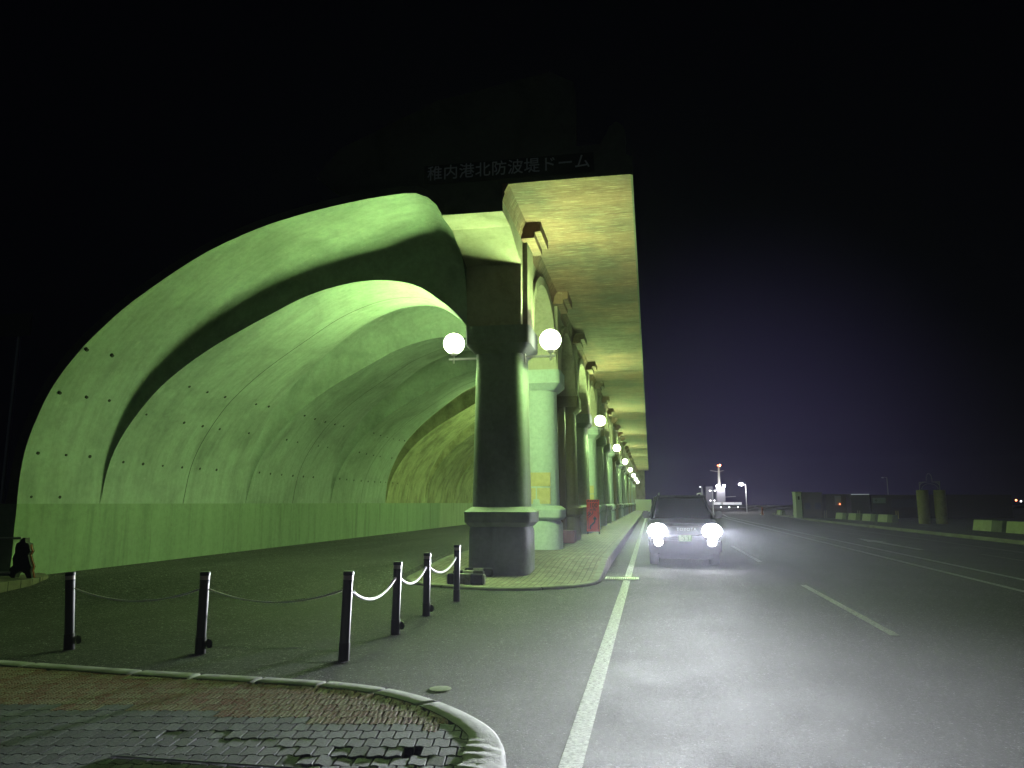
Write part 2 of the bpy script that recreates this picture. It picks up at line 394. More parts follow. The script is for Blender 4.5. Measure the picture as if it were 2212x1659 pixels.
nt_ = m.node_tree; wv = nt_.nodes.new('ShaderNodeTexWave'); wv.bands_direction = 'Y'; wv.wave_profile = 'SAW'; wv.inputs['Scale'].default_value = .26
tcx = nt_.nodes.new('ShaderNodeTexCoord'); nt_.links.new(tcx.outputs['Object'], wv.inputs['Vector'])
jn = ramp(m, wv.outputs['Fac'], [(0, g3(.15)), (.022, g3(1))])
pb = nt_.nodes['Principled BSDF']; old = pb.inputs['Base Color'].links[0].from_socket
setc(m, mixc(m, old, jn, 1.0))
tag(b.build('platform_kerb', m, smooth=35), kind='structure')

# ------------------------------------------------------------ the dome
dome = empty('breakwater_dome', (-7, 14, 0))
tag(dome, 'huge green lit half arch concrete breakwater gallery with a row of columns along the road', 'building')
DO = Vector((-7, 14, 0))
HI = [(-11.53, 1.63), (-11.52, 2.21), (-11.46, 2.74), (-11.29, 3.38), (-11.07, 3.93), (-10.73, 4.5), (-10.36, 4.97), (-9.88, 5.5), (-9.26, 6.04), (-8.53, 6.6), (-7.58, 7.13), (-6.61, 7.51), (-5.61, 7.81), (-5.0, 7.94), (-4.64, 7.99), (-4.38, 7.92), (-4.17, 7.73), (-4.07, 7.53)]
LO = [(-11.53, 1.63), (-11.4, 2.52), (-11.14, 3.2), (-10.71, 3.9), (-10.26, 4.43), (-9.49, 5.09), (-8.32, 5.87), (-7.5, 6.35), (-6.65, 6.65), (-5.91, 6.74), (-5.21, 6.64), (-4.63, 6.27), (-4.27, 5.95), (-4.07, 5.68)]
def resample(P, n):
    P = [Vector((x, z)) for x, z in P]
    # smooth with Catmull-Rom then arc length
    Q = []
    for i in range(len(P)-1):
        p0, p1, p2, p3 = P[max(i-1, 0)], P[i], P[i+1], P[min(i+2, len(P)-1)]
        for k in range(8):
            t = k/8
            Q.append(.5*((2*p1)+(-p0+p2)*t+(2*p0-5*p1+4*p2-p3)*t*t+(-p0+3*p1-3*p2+p3)*t**3))
    Q.append(P[-1]); d = [0]
    for a, c in zip(Q, Q[1:]): d.append(d[-1]+(c-a).length)
    out = []; k = 0
    for i in range(n):
        s = d[-1]*i/(n-1)
        while k < len(Q)-2 and d[k+1] < s: k += 1
        t = (s-d[k])/max(1e-9, d[k+1]-d[k]); out.append(Q[k].lerp(Q[k+1], min(1, t)))
    return out
NT = 46
HIr, LOr = resample(HI, NT), resample(LO, NT)
HW = S/2
def wid(x): return min(HW-.03, max(.7, .7 - .292*(x+4.05)))
def surf(i, dy, deep=0):
    """vault point for profile station i at distance dy from the column line"""
    h, l = HIr[i], LOr[i]; ww = wid(l.x); a = abs(dy)
    if deep:
        t = i/(NT-1); e = math.sin(math.pi*min(1, t*1.05)); ww = max(.7, ww-.34*e)
        q_ = HIr[min(i+1, NT-1)]; p_ = HIr[max(i-1, 0)]; tv = (q_-p_).normalized(); h = h + Vector((-tv.y, tv.x))*.22*e
    if a <= ww:
        p = l.copy(); sag = .10*(1-(a/ww)**2)*math.sin(math.pi*i/(NT-1))
        return Vector((p.x + sag*.4, p.y - sag))
    q = min(1, (a-ww)/max(.02, HW-ww)); g = max(0, 1-(1-q)**3)**(1/3)
    return l.lerp(h, g)
SEC = [0, .25, .5, .75, 1.0]
PH = [math.sin(math.pi/2*k/11) if 0 else k/11 for k in range(12)]
def sect_dys(i, deep=0):
    ww = wid(LOr[i].x)
    if deep: ww = max(.7, ww-.34*math.sin(math.pi*min(1, i/(NT-1)*1.05)))
    pos = [ww*s for s in SEC[1:]]
    up = [ww + (HW-ww)*(1-math.cos(math.pi/2*k/12)) for k in range(1, 13)]
    return pos, up
def frontY(x): return 14.1 + .281*(x+4.02)
mats_v = M['vault']
b = MB(); rows = []
for i in range(NT):
    pos, up = sect_dys(i); row = []
    x0 = HIr[i].x
    fy = frontY(x0)
    for k in range(7): row.append((HIr[i].x, lerp(fy, YC-HW, k/7), HIr[i].y))
    for c in range(NB):
        yc = YC + S*c
        dp = 1 if c else 0; pos, up = sect_dys(i, dp)
        for d in reversed(up): p = surf(i, d, dp); row.append((p.x, yc-d, p.y))
        for d in reversed(pos): p = surf(i, d, dp); row.append((p.x, yc-d, p.y))
        p = surf(i, 0); row.append((p.x, yc, p.y))
        pos, up = sect_dys(i, 1)
        for d in pos: p = surf(i, d, 1); row.append((p.x, yc+d, p.y))
        for d in up[:-1]: p = surf(i, d, 1); row.append((p.x, yc+d, p.y))
    rows.append([b.bm.verts.new(Vector(q)-DO) for q in row])
for a, c in zip(rows, rows[1:]):
    for k in range(len(a)-1):
        try: b.bm.faces.new((a[k], a[k+1], c[k+1], c[k]))
        except ValueError: pass
vault = b.build('vault', M['vault'], dome, smooth=38)
# joint lines on the vault: thin dark grooves at each column line and shadow-gap above the ledge
def dbox(b, x0, x1, y0, y1, z0, z1, bev=0): return b.box(x0-DO.x, x1-DO.x, y0-DO.y, y1-DO.y, z0, z1, bev)
b = MB()
for c in range(10):
    yc = YC+S*c
    L0 = []; 
    for i in range(NT):
        p = surf(i, 0); q = surf(min(i+1, NT-1), 0); r_ = surf(max(i-1, 0), 0); tv = (q-r_).normalized(); nn = Vector((tv.y, -tv.x))*.006
        L0.append([(p.x+nn.x-DO.x, yc-.012-DO.y, p.y+nn.y), (p.x+nn.x-DO.x, yc+.012-DO.y, p.y+nn.y)])
    b = MB(); b.loft(L0, cap=False, closed=False); b.build('construction_joint', M['hole'], dome)
# tie holes
def hole(i, dy, yc):
    p = surf(i, dy); q = surf(min(i+1, NT-1), dy); r_ = surf(max(i-1, 0), dy)
    if i == 0: p = Vector((p.x, p.y+.13))
    tv = (q-r_).normalized(); nn = Vector((tv.y, 0, -tv.x)); T = Vector((tv.x, 0, tv.y)); Yv = Vector((0, 1, 0))
    c = Vector((p.x, yc+dy, p.y)) - DO
    rr_ = .030*random.choice((.8, 1, 1, 1.15))
    bb = MB(); A = [c+nn*.012+(T*math.cos(2*math.pi*k/14)+Yv*math.sin(2*math.pi*k/14))*rr_ for k in range(14)]
    B = [c-nn*.05+(T*math.cos(2*math.pi*k/14)+Yv*math.sin(2*math.pi*k/14))*rr_ for k in range(14)]
    bb.loft([B, A]); bb.build('tie_hole', M['hole'], dome)
cum = 0
for c in range(-1, 4):
    for row_i in (0, 4, 9, 13):
        for d in (-2.45, -1.8, -1.1, -.35, .4, 1.15, 1.85, 2.5):
            if random.random() < .10 or abs(d) > wid(LOr[row_i].x)-.12-(.34*math.sin(math.pi*min(1, row_i/(NT-1)*1.05)) if (c >= 1 or d > 0) and c >= 0 else 0): continue
            yc = YC+S*c
            if c == -1:
                if d < 1.0: continue
                pi = HIr[row_i]; saved = LOr[row_i]; LOr[row_i] = pi; hole(row_i, d, yc); LOr[row_i] = saved
            elif cum < 92: hole(row_i, d, yc)
            cum += 1
# outer shell + front rim
b = MB()
OUT = []
for i in range(NT):
    q = HIr[min(i+1, NT-1)]; r_ = HIr[max(i-1, 0)]; tv = (q-r_).normalized(); nn = Vector((-tv.y, tv.x))
    OUT.append(HIr[i]+nn*lerp(.16, .15, i/NT))
OUT[0] = Vector((-11.72, 1.63))
ring_i = [(HIr[i].x-DO.x, frontY(HIr[i].x)-.012-DO.y, HIr[i].y) for i in range(NT)]
ring_o = [(OUT[i].x-DO.x, frontY(OUT[i].x)-.012-DO.y, OUT[i].y) for i in range(NT)]
ring_b = [(OUT[i].x-.25-DO.x, YEND-DO.y, OUT[i].y+.3) for i in range(NT)]
ring_m = [(OUT[i].x-.25-DO.x, frontY(OUT[i].x)+1.2-DO.y, OUT[i].y+.3) for i in range(NT)]
b.loft([ring_i, ring_o, ring_m, ring_b], cap=False, closed=False)
b.build('outer_shell', M['dark'], dome, smooth=30)
# back wall below the ledge
b = MB(); dbox(b, -11.95, XW+.012, 11.98, 40.3, -.4, 1.63)
b.build('back_wall', M['wall'], dome)
b = MB(); dbox(b, -11.95, XW-.02, 40.3, YEND, -.4, 1.63)
b.build('back_wall', concrete('wall_far', (.29, .33, .25), (1, 2.6, .25), .4, 1.3), dome)
b = MB(); dbox(b, -11.95, -1, YEND, YEND+.5, -.4, 8.6); b.build('end_wall', M['face'], dome)
# arcade: piers over the columns, arches and road face
b = MB(); ZS = 5.68; ZA = 7.53; XI, XR = -4.07, -2.80
def arch(yc0, first=False, n=14):
    hw = HW-.7; pts = []
    for k in range(n+1):
        a = math.pi*k/n
        pts.append((yc0 - hw*math.cos(a), ZS + (ZA-ZS)*abs(math.sin(a))**.8))
    return pts
DZ = 8.12
def q2(b, A, B, C, D): b.poly([Vector(p)-DO for p in (A, B, C, D)])
for c in range(NB-1):
    ym = YC+S*c+HW; A = arch(ym)
    for (y0, z0), (y1, z1) in zip(A, A[1:]):
        q2(b, (XI, y0, z0), (XR, y0, z0), (XR, y1, z1), (XI, y1, z1))
        q2(b, (XR, y0, z0), (XR, y0, DZ), (XR, y1, DZ), (XR, y1, z1))
        q2(b, (XR, y0, z0), (XR+.10, y0-.0, z0+.28), (XR+.10, y1, z1+.28), (XR, y1, z1)) if False else None
for c in range(NB):
    y = YC+S*c
    q2(b, (XR, y-.7, ZS), (XR, y+.7, ZS), (XR, y+.7, DZ), (XR, y-.7, DZ))
    q2(b, (XI, y-.7, ZS), (XR, y-.7, ZS), (XR, y+.7, ZS), (XI, y+.7, ZS))
# front half arch: pier face, haunch, flat underside of the header
FP = [(14.1, ZA), (14.95, ZA), (16.28, 7.12), (16.3, ZS)]
for (y0, z0), (y1, z1) in zip(FP, FP[1:]):
    q2(b, (XI-.02, y0, z0), (XR, y0, z0), (XR, y1, z1), (XI-.02, y1, z1))
    q2(b, (XR, y0, z0), (XR, y0, DZ), (XR, y1, DZ), (XR, y1, z1))
    q2(b, (XI-.02, y0, z0), (XI-.02, y0, z0+.3), (XI-.02, y1, min(z1+.3, 7.8)), (XI-.02, y1, z1))
b.build('arcade_wall', M['face'], dome, merge=True)
# moulding run below the canopy, and arch hood mouldings with keystones
b = MB(); b.loft([[Vector(p)-DO for p in ((XR+.002, y, 7.76), (XR+.05, y, 7.90), (XR+.03, y, 7.93), (XR+.13, y, 8.118), (XR+.002, y, 8.118))] for y in (14.095, YEND)])
b.build('cornice', M['soffit'], dome)
b = MB()
for c in range(NB-1):
    ym = YC+S*c+HW; A = arch(ym)
    ra = [[(XR+.001-DO.x, y-DO.y, z), (XR+.09-DO.x, y-DO.y, z+.02), (XR+.09-DO.x, y-DO.y+(y-ym)*.06, z+.24), (XR+.001-DO.x, y-DO.y+(y-ym)*.06, z+.26)] for y, z in A]
    b.loft(ra)
b.build('arch_moulding', M['face'], dome, smooth=30)
# canopy slab
b = MB(); dbox(b, XR-.02, -.20, 14.12, YEND, 8.12, 8.44); b.build('canopy', M['soffit'], dome)
b = MB(); dbox(b, -.20, -.16, 14.1, YEND, 8.10, 8.5)
for k in range(14): pass
b.build('fascia', M['dark'], dome)
b = MB()
for k in range(7):
    b = MB(); dbox(b, XR+.14, -.22, 14.1+S*3*k+22.5, 14.1+S*3*k+22.52, 8.112, 8.121); b.build('canopy_joint', M['hole'], dome)
# header block at the end with the parapet above
b = MB()
hp = [(-4.87, 8.12), (-4.55, 8.15), (-4.30, 8.06), (-4.10, 7.88), (-4.02, 7.7), (-4.03, 7.535), (-2.79, 7.535), (-2.83, 7.88), (-2.87, 7.97), (-2.87, 8.07), (-2.80, 8.118), (-.16, 8.118), (-.16, 8.46), (-.30, 8.56), (-.28, 9.0), (-.33, 9.16), (-.46, 9.26), (-.60, 9.16), (-.66, 9.02), (-.80, 8.80), (-1.28, 8.80), (-1.30, 10.2), (-1.8, 10.5), (-4.2, 10.1), (-6.4, 9.2), (-6.9, 8.6), (-6.0, 7.93)]
fr = [b.bm.verts.new((x-DO.x, 14.085-DO.y, z)) for x, z in hp]
bk = [b.bm.verts.new((x-DO.x, 14.55-DO.y, z)) for x, z in hp]
b.bm.faces.new(fr); b.bm.faces.new(list(reversed(bk)))
for k in range(len(hp)):
    if 5 <= k <= 10: continue
    b.bm.faces.new((fr[k], bk[k], bk[(k+1) % len(hp)], fr[(k+1) % len(hp)]))
b.build('header', M['dark'], dome)
# name board
def text_mesh(name, body, size, mtl, parent, loc, rot=(math.pi/2, 0, 0), sx=1, ext=.004, align='CENTER', spacing=1.0, bold=0):
    cu = bpy.data.curves.new(name, 'FONT'); cu.body = body; cu.size = size; cu.extrude = ext; cu.align_x = align; cu.align_y = 'CENTER'
    cu.space_character = spacing; cu.offset = bold; cu.resolution_u = 3
    o = bpy.data.objects.new('tmp', cu); COL.objects.link(o)
    me = bpy.data.meshes.new_from_object(o.evaluated_get(bpy.context.evaluated_depsgraph_get()))
    bpy.data.objects.remove(o); bpy.data.curves.remove(cu)
    me.name = name; r = bpy.data.objects.new(name, me); COL.objects.link(r); r.parent = parent
    me.materials.clear(); me.materials.append(mtl); r.location = loc; r.rotation_euler = rot; r.scale = (sx, 1, 1)
    return r
nb = empty('name_board', (-2.69, 14.08, 8.21)); tag(nb, 'long dark name board with pale brush lettering on the front end of the dome', 'sign')
b = MB(); b.box(-1.77, 1.77, -.04, 0, 0, .405); b.build('panel', M['board'], nb)
text_mesh('lettering', '稚内港北防波堤ドーム', .335, M['letters'], nb, (0, -.050, .205), spacing=1.04, bold=.0015, ext=.003)

# columns
def rring(hx, e, z, n=40, cx=0, cy=0):
    P = []
    for k in range(n):
        a = 2*math.pi*(k+.5)/n; c, s_ = math.cos(a), math.sin(a)
        P.append((cx+hx*math.copysign(abs(c)**(2/e), c), cy+hx*math.copysign(abs(s_)**(2/e), s_), z))
    return P
def column(yc, kind, zb):
    x = -3.36
    e = {'sq': 7, 'round': 2.6}[kind[0]]; mt = M[kind[1]]
    b = MB()
    b.loft([rring(.71, 3.2 if e < 4 else 4.2, -.25), rring(.70, 3.2 if e < 4 else 4.2, 1.02), rring(.64, e, 1.13)])
    b.loft([rring(.615, e, 1.5), rring(.585, e, 3.2), rring(.555, e, 5.12)])
    o = b.build('column', mt, dome, smooth=32); o.location = (x-DO.x, yc-DO.y, 0)
    b = MB(); b.loft([rring(.66, 9, 1.12), rring(.76, 9, 1.22), rring(.77, 9, 1.45), rring(.62, 9, 1.56)])
    c = b.build('collar', mt, o, smooth=25)
    b = MB(); b.loft([rring(.56, 9, 5.06), rring(.76, 10, 5.26), rring(.76, 10, 5.675)])
    c = b.build('capital', mt, o, smooth=25)
    return o
kinds = []
for c in range(NB):
    if c % 3 == 0: k = ('sq', 'col_grey')
    elif c in (1, 4, 7, 10): k = ('round', 'col_pale')
    elif c == 2: k = ('sq', 'col_brown')
    else: k = ('sq', 'col_grey') if c % 2 else ('sq', 'col_brown')
    o = column(YC+S*c, k, 0)
    if c in (1, 4):
        yy = -.597; 
        b = MB()
        b.box(-.42, .42, yy-.012, yy+.1, 2.14, 2.55)
        b.box(-.42, -.02, yy-.012, yy+.1, 1.62, 2.09); b.box(.02, .42, yy-.012, yy+.1, 1.62, 2.09)
        b.build('repair_patch', M['cream'], o)
for c in range(NB):
    y = YC+S*c-DO.y
    b = MB(); b.box(XR+.002-DO.x, -2.33-DO.x, y-.70, y+.58, 7.885, 8.117); b.box(XR+.002-DO.x, -2.48-DO.x, y-.70, y+.58, 7.74, 7.884)
    b.build('corbel', M['soffit'], dome)
    b = MB(); b.box(XR+.002-DO.x, -2.69-DO.x, y-.42, y+.42, 5.68, 7.738); b.build('pilaster', M['face'], dome)

# ------------------------------------------------------------ wall lamps
LAMPC = (.60, 1.0, .30)
def lamp(side, c):
    x = -3.345 + side*1.16; y = YC+S*3*c-.22; z = 5.40
    where = 'inner' if side < 0 else 'road'
    o = empty('wall_lamp', (x, y, z))
    b = MB(); b.sphere((0, 0, 0), .25, 28, 16); gl = b.build('globe', M['globe'], o, smooth=180)
    b = MB(); b.cyl(0, 0, -.48, -.24, .022, 12); b.cyl(0, 0, -.29, -.235, .07, 16, .09); b.build('stem', M['whitepaint'], o, smooth=30)
    b = MB(); s_ = -side; b.box(min(.12*-s_, s_*.6), max(.12*-s_, s_*.6), -.018, .018, -.40, -.36); b.box(min(s_*.585, s_*.61), max(s_*.585, s_*.61), -.07, .07, -.52, -.16); b.build('bracket', M['whitepaint'], o)
    ld = bpy.data.lights.new('globe_light', 'POINT'); ld.energy = LP; ld.color = LAMPC; ld.shadow_soft_size = .26
    lo = bpy.data.objects.new('globe_light', ld); COL.objects.link(lo); lo.parent = o
    ordn = ['nearest', 'second nearest', 'third nearest', 'fourth nearest', 'fifth nearest', 'sixth nearest', 'seventh nearest', 'farthest'][c]
    tag(o, f'lit globe lamp on the {where} side of the colonnade, {ordn} of that side', 'wall lamp', 'globe lamps along the colonnade')
LP = 17500
for c in range(8):
    lamp(1, c); lamp(-1, c)

# ------------------------------------------------------------ sign board 100 m
sg = empty('roadworks_sign', (-2.50, 33.2, .285)); tag(sg, 'red roadworks board with black arrow reading 100 m beside the columns', 'sign')
b = MB(); b.box(-.28, .28, -.02, 0, .12, 1.50, .006); b.build('panel', M['sign_red'], sg)
b = MB()
for x in (-.25, .25):
    b.tube([(x, .012, 1.45), (x, .012, -.005)], .014, 8); b.tube([(x, .02, 1.40), (x, .38, .0)], .014, 8)
b.build('frame', M['blackmetal'], sg)
b = MB(); Yf = -.0235
def pl(pts): b.poly([(x, Yf, z) for x, z in pts])
for k in range(5): x = -.24+k*.10; pl([(x, 1.41), (x+.05, 1.41), (x+.085, 1.475), (x+.035, 1.475)])
pl([(-.235, .22), (-.215, .22), (-.215, .70), (-.235, .71)])
pl([(-.235, .71), (-.215, .70), (.0, .89), (-.02, .905)]); pl([(-.02, .905), (0, .89), (0, .99), (-.02, .99)])
pl([(-.235, .77), (-.08, .90), (-.12, .94), (-.235, .82)]); pl([(-.235, .87), (-.13, .965), (-.165, .99), (-.235, .91)])
pl([(.215, .21), (.235, .21), (.235, .98), (.215, .98)])
pl([(-.155, .22), (-.095, .22), (-.095, .33), (-.145, .37)]); pl([(-.145, .37), (-.095, .33), (.085, .50), (.045, .545)])
pl([(.045, .545), (.085, .50), (.11, .66), (.05, .66)]); pl([(-.01, .64), (.17, .64), (.08, .78)])
b.build('arrow_graphic', M['sign_black'], sg)
text_mesh('distance_text', '100', .27, M['sign_black'], sg, (0.02, -.022, 1.24), sx=.92, ext=.0012)
text_mesh('unit_text', 'm先', .15, M['sign_black'], sg, (0.0, -.022, 1.06), sx=1.1, ext=.0012)

# dark red box and pipe between second and third column
hb = empty('red_pipe_post', (-3.02, 26.6, .28)); tag(hb, 'dark red square pipe with a box at its foot behind the pale second column', 'pipe')
b = MB(); b.box(-.18, .06, .0, .25, 0, 4.8); b.build('pipe', mat('dark_red_brown', (.055, .03, .025), .6), hb)
b = MB(); b.box(-.02, .42, -.62, -.02, 0, .42, .01); b.build('foot_box', M['red'], hb)

# wheel stops
def stripes(name, c1, c2):
    m = mat(name, c1, .8); nt = m.node_tree; t = nt.nodes.new('ShaderNodeTexCoord'); s_ = nt.nodes.new('ShaderNodeSeparateXYZ'); nt.links.new(t.outputs['Object'], s_.inputs[0])
    ma = nt.nodes.new('ShaderNodeMath'); ma.operation = 'PINGPONG'; ma.inputs[1].default_value = .24; nt.links.new(s_.outputs[0], ma.inputs[0])
    gt = nt.nodes.new('ShaderNodeMath'); gt.operation = 'GREATER_THAN'; gt.inputs[1].default_value = .115; nt.links.new(ma.outputs[0], gt.inputs[0])
    c = mixc(m, c1, c2, gt.outputs[0], 'MIX'); f = ramp(m, nz(m, (1, 1, 1), 14, 6, .7), [(.35, g3(.6)), (.6, g3(1.1))])
    setc(m, mixc(m, c, f, 1.0)); bump(m, nz(m, (1, 1, 1), 40), .4, .01); return m
M['stripe'] = stripes('striped_block', (.42, .40, .36), (.02, .02, .02))
for (x, y, z, l, rz, lab) in [(-3.66, 14.78, .05, .78, -.06, 'front striped concrete block nearest the kerb'), (-3.84, 15.75, .06, .66, -.04, 'middle striped concrete block, shorter than the front one'), (-3.70, 16.10, .08, .62, -.04, 'rear striped concrete block touching the foot of the first column')]:
    b = MB(); b.box(-l/2, l/2, -.075, .075, 0, .17 if l < .7 else .20, .018); o = b.build('wheel_stop', M['stripe'], smooth=30); o.location = (x, y, z); o.rotation_euler = (0, 0, rz)
    tag(o, lab, 'block', 'striped blocks at the foot of the first column')

# ------------------------------------------------------------ bollards and ropes
BP = [(-6.56, 7.75, .86, -.09, 'leftmost bollard, alone at the far left end of the rope line'), (-4.95, 7.80, .885, .0, 'second bollard from the left, standing straight'),
      (-3.24, 7.74, .925, .025, 'corner bollard where the rope line turns, nearest the curved kerb'), (-3.24, 9.37, .90, .015, 'bollard just behind the corner one'),
      (-3.31, 10.94, .91, .001, 'fifth bollard, second from the far end'), (-3.28, 12.59, .94, .003, 'farthest bollard, next to the striped blocks')]
M['reflect'] = mat('reflective_band', (.42, .36, .32), .4)
def bollard():
    o = empty('bollard')
    b = MB(); b.lathe(0, 0, [(.052, .18), (.052, .80)], 24); b.build('post', M['blackmetal'], o, smooth=30)
    b = MB(); b.lathe(0, 0, [(.058, -.02), (.058, .18), (.054, .185)], 24); b.build('base_sleeve', mat('sleeve_black', (.010, .011, .013), .5), o, smooth=30)
    b = MB(); b.lathe(0, 0, [(.0525, .812), (.0525, .855)], 24); b.build('reflective_band', M['reflect'], o, smooth=30)
    b = MB(); b.lathe(0, 0, [(.052, .795), (.055, .80), (.055, .812), (.049, .813)], 24); b.lathe(0, 0, [(.0515, .856), (.057, .86), (.057, .89), (.05, .90), (.0, .902)], 24); b.build('cap', M['blackmetal'], o, smooth=30)
    b = MB(); b.tube([(.05, 0, .70), (.075, 0, .70), (.09, 0, .685)], .008, 6); b.tube([(-.05, 0, .70), (-.075, 0, .70)], .008, 6); b.build('hook', M['galv'], o)
    return o
proto = bollard(); BO = []
for i, (x, y, h, lean, lab) in enumerate(BP):
    o = proto if i == 0 else copy_tree(proto)
    o.location = (x, y, 0); o.scale = (1, 1, h/.9); o.rotation_euler = (0, lean, 0)
    if i > 2:
        for ch in kids(o):
            if ch.name.startswith('hook'): ch.rotation_euler = (0, 0, math.pi/2)
    tag(o, lab, 'bollard', 'bollards joined by rope'); BO.append(o)
for i in (0, 1, 3, 4):
    x, y = BP[i][:2]; b = MB(); b.loft([[(.0+dy_, .052*math.cos(2*math.pi*k/16), .052*math.sin(2*math.pi*k/16)) for k in range(16)] for dy_ in (0, .02)])
    o = b.build('hinge_disc', M['blackmetal'], BO[i]); o.location = (.055, .06, .10); o.rotation_euler = (0, 0, R(60))
def rope(a, c, sag, lab, rad=.011):
    o_pts = []; a = Vector(a); c = Vector(c); n = int((c-a).length/.012)
    for k in range(n+1):
        t = k/n; p = a.lerp(c, t); p.z -= sag*4*t*(1-t); o_pts.append(p)
    b = MB(); b.tube(o_pts, rad, 9, lobes=3, amp=.22, twist=62)
    return tag(b.build('rope', M['rope'], smooth=180), lab, 'rope', 'ropes between the bollards')
att = [(x+lean*.7, y, .70*h/.9) for x, y, h, lean, _ in BP]
labs = ['thin dim rope between the two leftmost bollards', 'thin dim rope ending at the corner bollard', 'bright white rope running back from the corner bollard', 'middle bright white rope of the line toward the column', 'farthest white rope, ending at the last bollard']
for i in range(5):
    a, c = Vector(att[i]), Vector(att[i+1]); d = (c-a).normalized()*.07
    rope(a+d, c-d, .13 if i < 2 else (.17, .15, .16)[i-2], labs[i], .010 if i < 2 else .016)  # white ropes drawn thicker to stand in for headlight glare on them

# ------------------------------------------------------------ foreground pavement island
KO = [(-12.5, 7.1), (-9.5, 6.85), (-6.3, 6.62), (-4.7, 6.49), (-3.28, 6.42), (-2.6, 6.36), (-2.1, 6.2), (-1.7, 5.95), (-1.38, 5.65), (-1.13, 5.33), (-.98, 5.02), (-.91, 4.7), (-.88, 4.3), (-.87, 3.6), (-.87, 2.2)]
def densify(P, st):
    V = [Vector((x, y)) for x, y in P]; Q = []
    for i in range(len(V)-1):
        p0, p1, p2, p3 = V[max(i-1, 0)], V[i], V[i+1], V[min(i+2, len(V)-1)]; n = max(2, int((p2-p1).length/st))
        for k in range(n):
            t = k/n; Q.append(.5*((2*p1)+(-p0+p2)*t+(2*p0-5*p1+4*p2-p3)*t*t+(-p0+3*p1-3*p2+p3)*t**3))
    Q.append(V[-1]); return Q
KQ = densify(KO, .03)
b = MB(); rings = []; dist = 0; KI = []
prof = [(0, -.03), (0, .04), (.002, .095), (.010, .112), (.028, .120), (.11, .122), (.195, .122), (.205, .117), (.208, .06)]
for i, p in enumerate(KQ):
    a = KQ[max(0, i-1)]; c = KQ[min(len(KQ)-1, i+1)]; t = (c-a).normalized(); nn = Vector((t.y, -t.x))
    if nn.dot(Vector((-4, 3)) - p) < 0: nn = -nn
    if i: dist += (p-KQ[i-1]).length
    KI.append(p+nn*.215)
    if p.x < -8.6: continue
    jd = abs(((dist+.2) % .62)-.31); gap = .03 if jd > .300 else 0
    dam = sstep((5.25-p.y)/.35)*(1 if p.x > -1.3 else 0)
    ring = []
    for (u, z) in prof:
        q = p+nn*(u*(1+.25*dam)); f = noise.noise(Vector((q.x*9, q.y*9, z*9)))*.5+noise.noise(Vector((q.x*28, q.y*28, z*28)))*.5
        zz = z; amp = .006+.018*dam
        if z > 0: zz += f*amp*(.5+.5*dam) - gap - dam*.02*(1 if u < .05 else 0); q = q + nn*f*amp*.9 + nn*gap*(1 if u < .03 else 0)
        ring.append((q.x, q.y, zz))
    rings.append(ring)
b.loft(rings, cap=False, closed=False)
tag(b.build('kerb', concrete('kerb_near', (.27, .27, .26), (1, 1, 1), .45, 4, .7), smooth=50), kind='structure')
# base under the pavers
b = MB(); P2 = [b.bm.verts.new((p.x, p.y, .060)) for p in KI[::6]]; P2 += [b.bm.verts.new((-.98, 2.0, .060)), b.bm.verts.new((-12.5, 2.0, .060))]
b.bm.faces.new(P2); tag(b.build('paver_bed', M['joint']), kind='structure')
# wavy interlocking pavers
def inside(x, y):
    best = 1e9; bi = 0
    for i in range(0, len(KI), 3):
        d = (KI[i].x-x)**2+(KI[i].y-y)**2
        if d < best: best = d; bi = i
    p = KI[bi]; a = KI[max(0, bi-3)]; c = KI[min(len(KI)-1, bi+3)]; t = (c-a).normalized(); nn = Vector((t.y, -t.x))
    if nn.dot(Vector((-4, 3)) - p) < 0: nn = -nn
    return (Vector((x, y))-p).dot(nn)
PW, PL = .112, .165; ca, sa = math.cos(R(10)), math.sin(R(10))
bg, bt = MB(), MB()
wave = lambda s: .014*math.sin(2*math.pi*s/PW)
def paver(bb, cu, cv, drop, tilt, dots):
    g_ = .0045; L_ = PL/2-g_; W_ = PW/2-g_
    side = [(-W_+2*W_*k/8) for k in range(9)]
    pts = [(s, L_+wave(cu+s)) for s in reversed(side)] + [(s, -L_+wave(cu+s)) for s in side]
    top = []; low = []
    for k, (u, v) in enumerate(pts):
        U, V = cu+u, cv+v; x, y = U*ca-V*sa, U*sa+V*ca
        cuu, cvv = cu+u*.955, cv+v*.97; xt, yt = cuu*ca-cvv*sa, cuu*sa+cvv*ca
        z = .112 - drop + tilt[0]*u + tilt[1]*v
        top.append(bb.bm.verts.new((xt-2, yt+3, z))); low.append(bb.bm.verts.new((x-2, y+3, z-.006)))
    bt_ = [bb.bm.verts.new((v.co.x, v.co.y, .05)) for v in low]
    n = len(top); bb.bm.faces.new(top)
    for k in range(n):
        bb.bm.faces.new((low[k], low[(k+1) % n], top[(k+1) % n], top[k])); bb.bm.faces.new((bt_[k], bt_[(k+1) % n], low[(k+1) % n], low[k]))
    if dots:
        for du in (-.036, 0, .036):
            for dv in (-.085, -.05, -.017, .017, .05, .085):
                U, V = cu+du, cv+dv+wave(cu+du); x, y = U*ca-V*sa-2, U*sa+V*ca+3; r = .0115
                A = [bb.bm.verts.new((x+r*c_, y+r*s_, .1085-drop)) for c_, s_ in ((1, 1), (-1, 1), (-1, -1), (1, -1))]
                B = [bb.bm.verts.new((x+r*.6*c_, y+r*.6*s_, .1140-drop)) for c_, s_ in ((1, 1), (-1, 1), (-1, -1), (1, -1))]
                bb.bm.faces.new(B)
                for k in range(4): bb.bm.faces.new((A[k], A[(k+1) % 4], B[(k+1) % 4], B[k]))
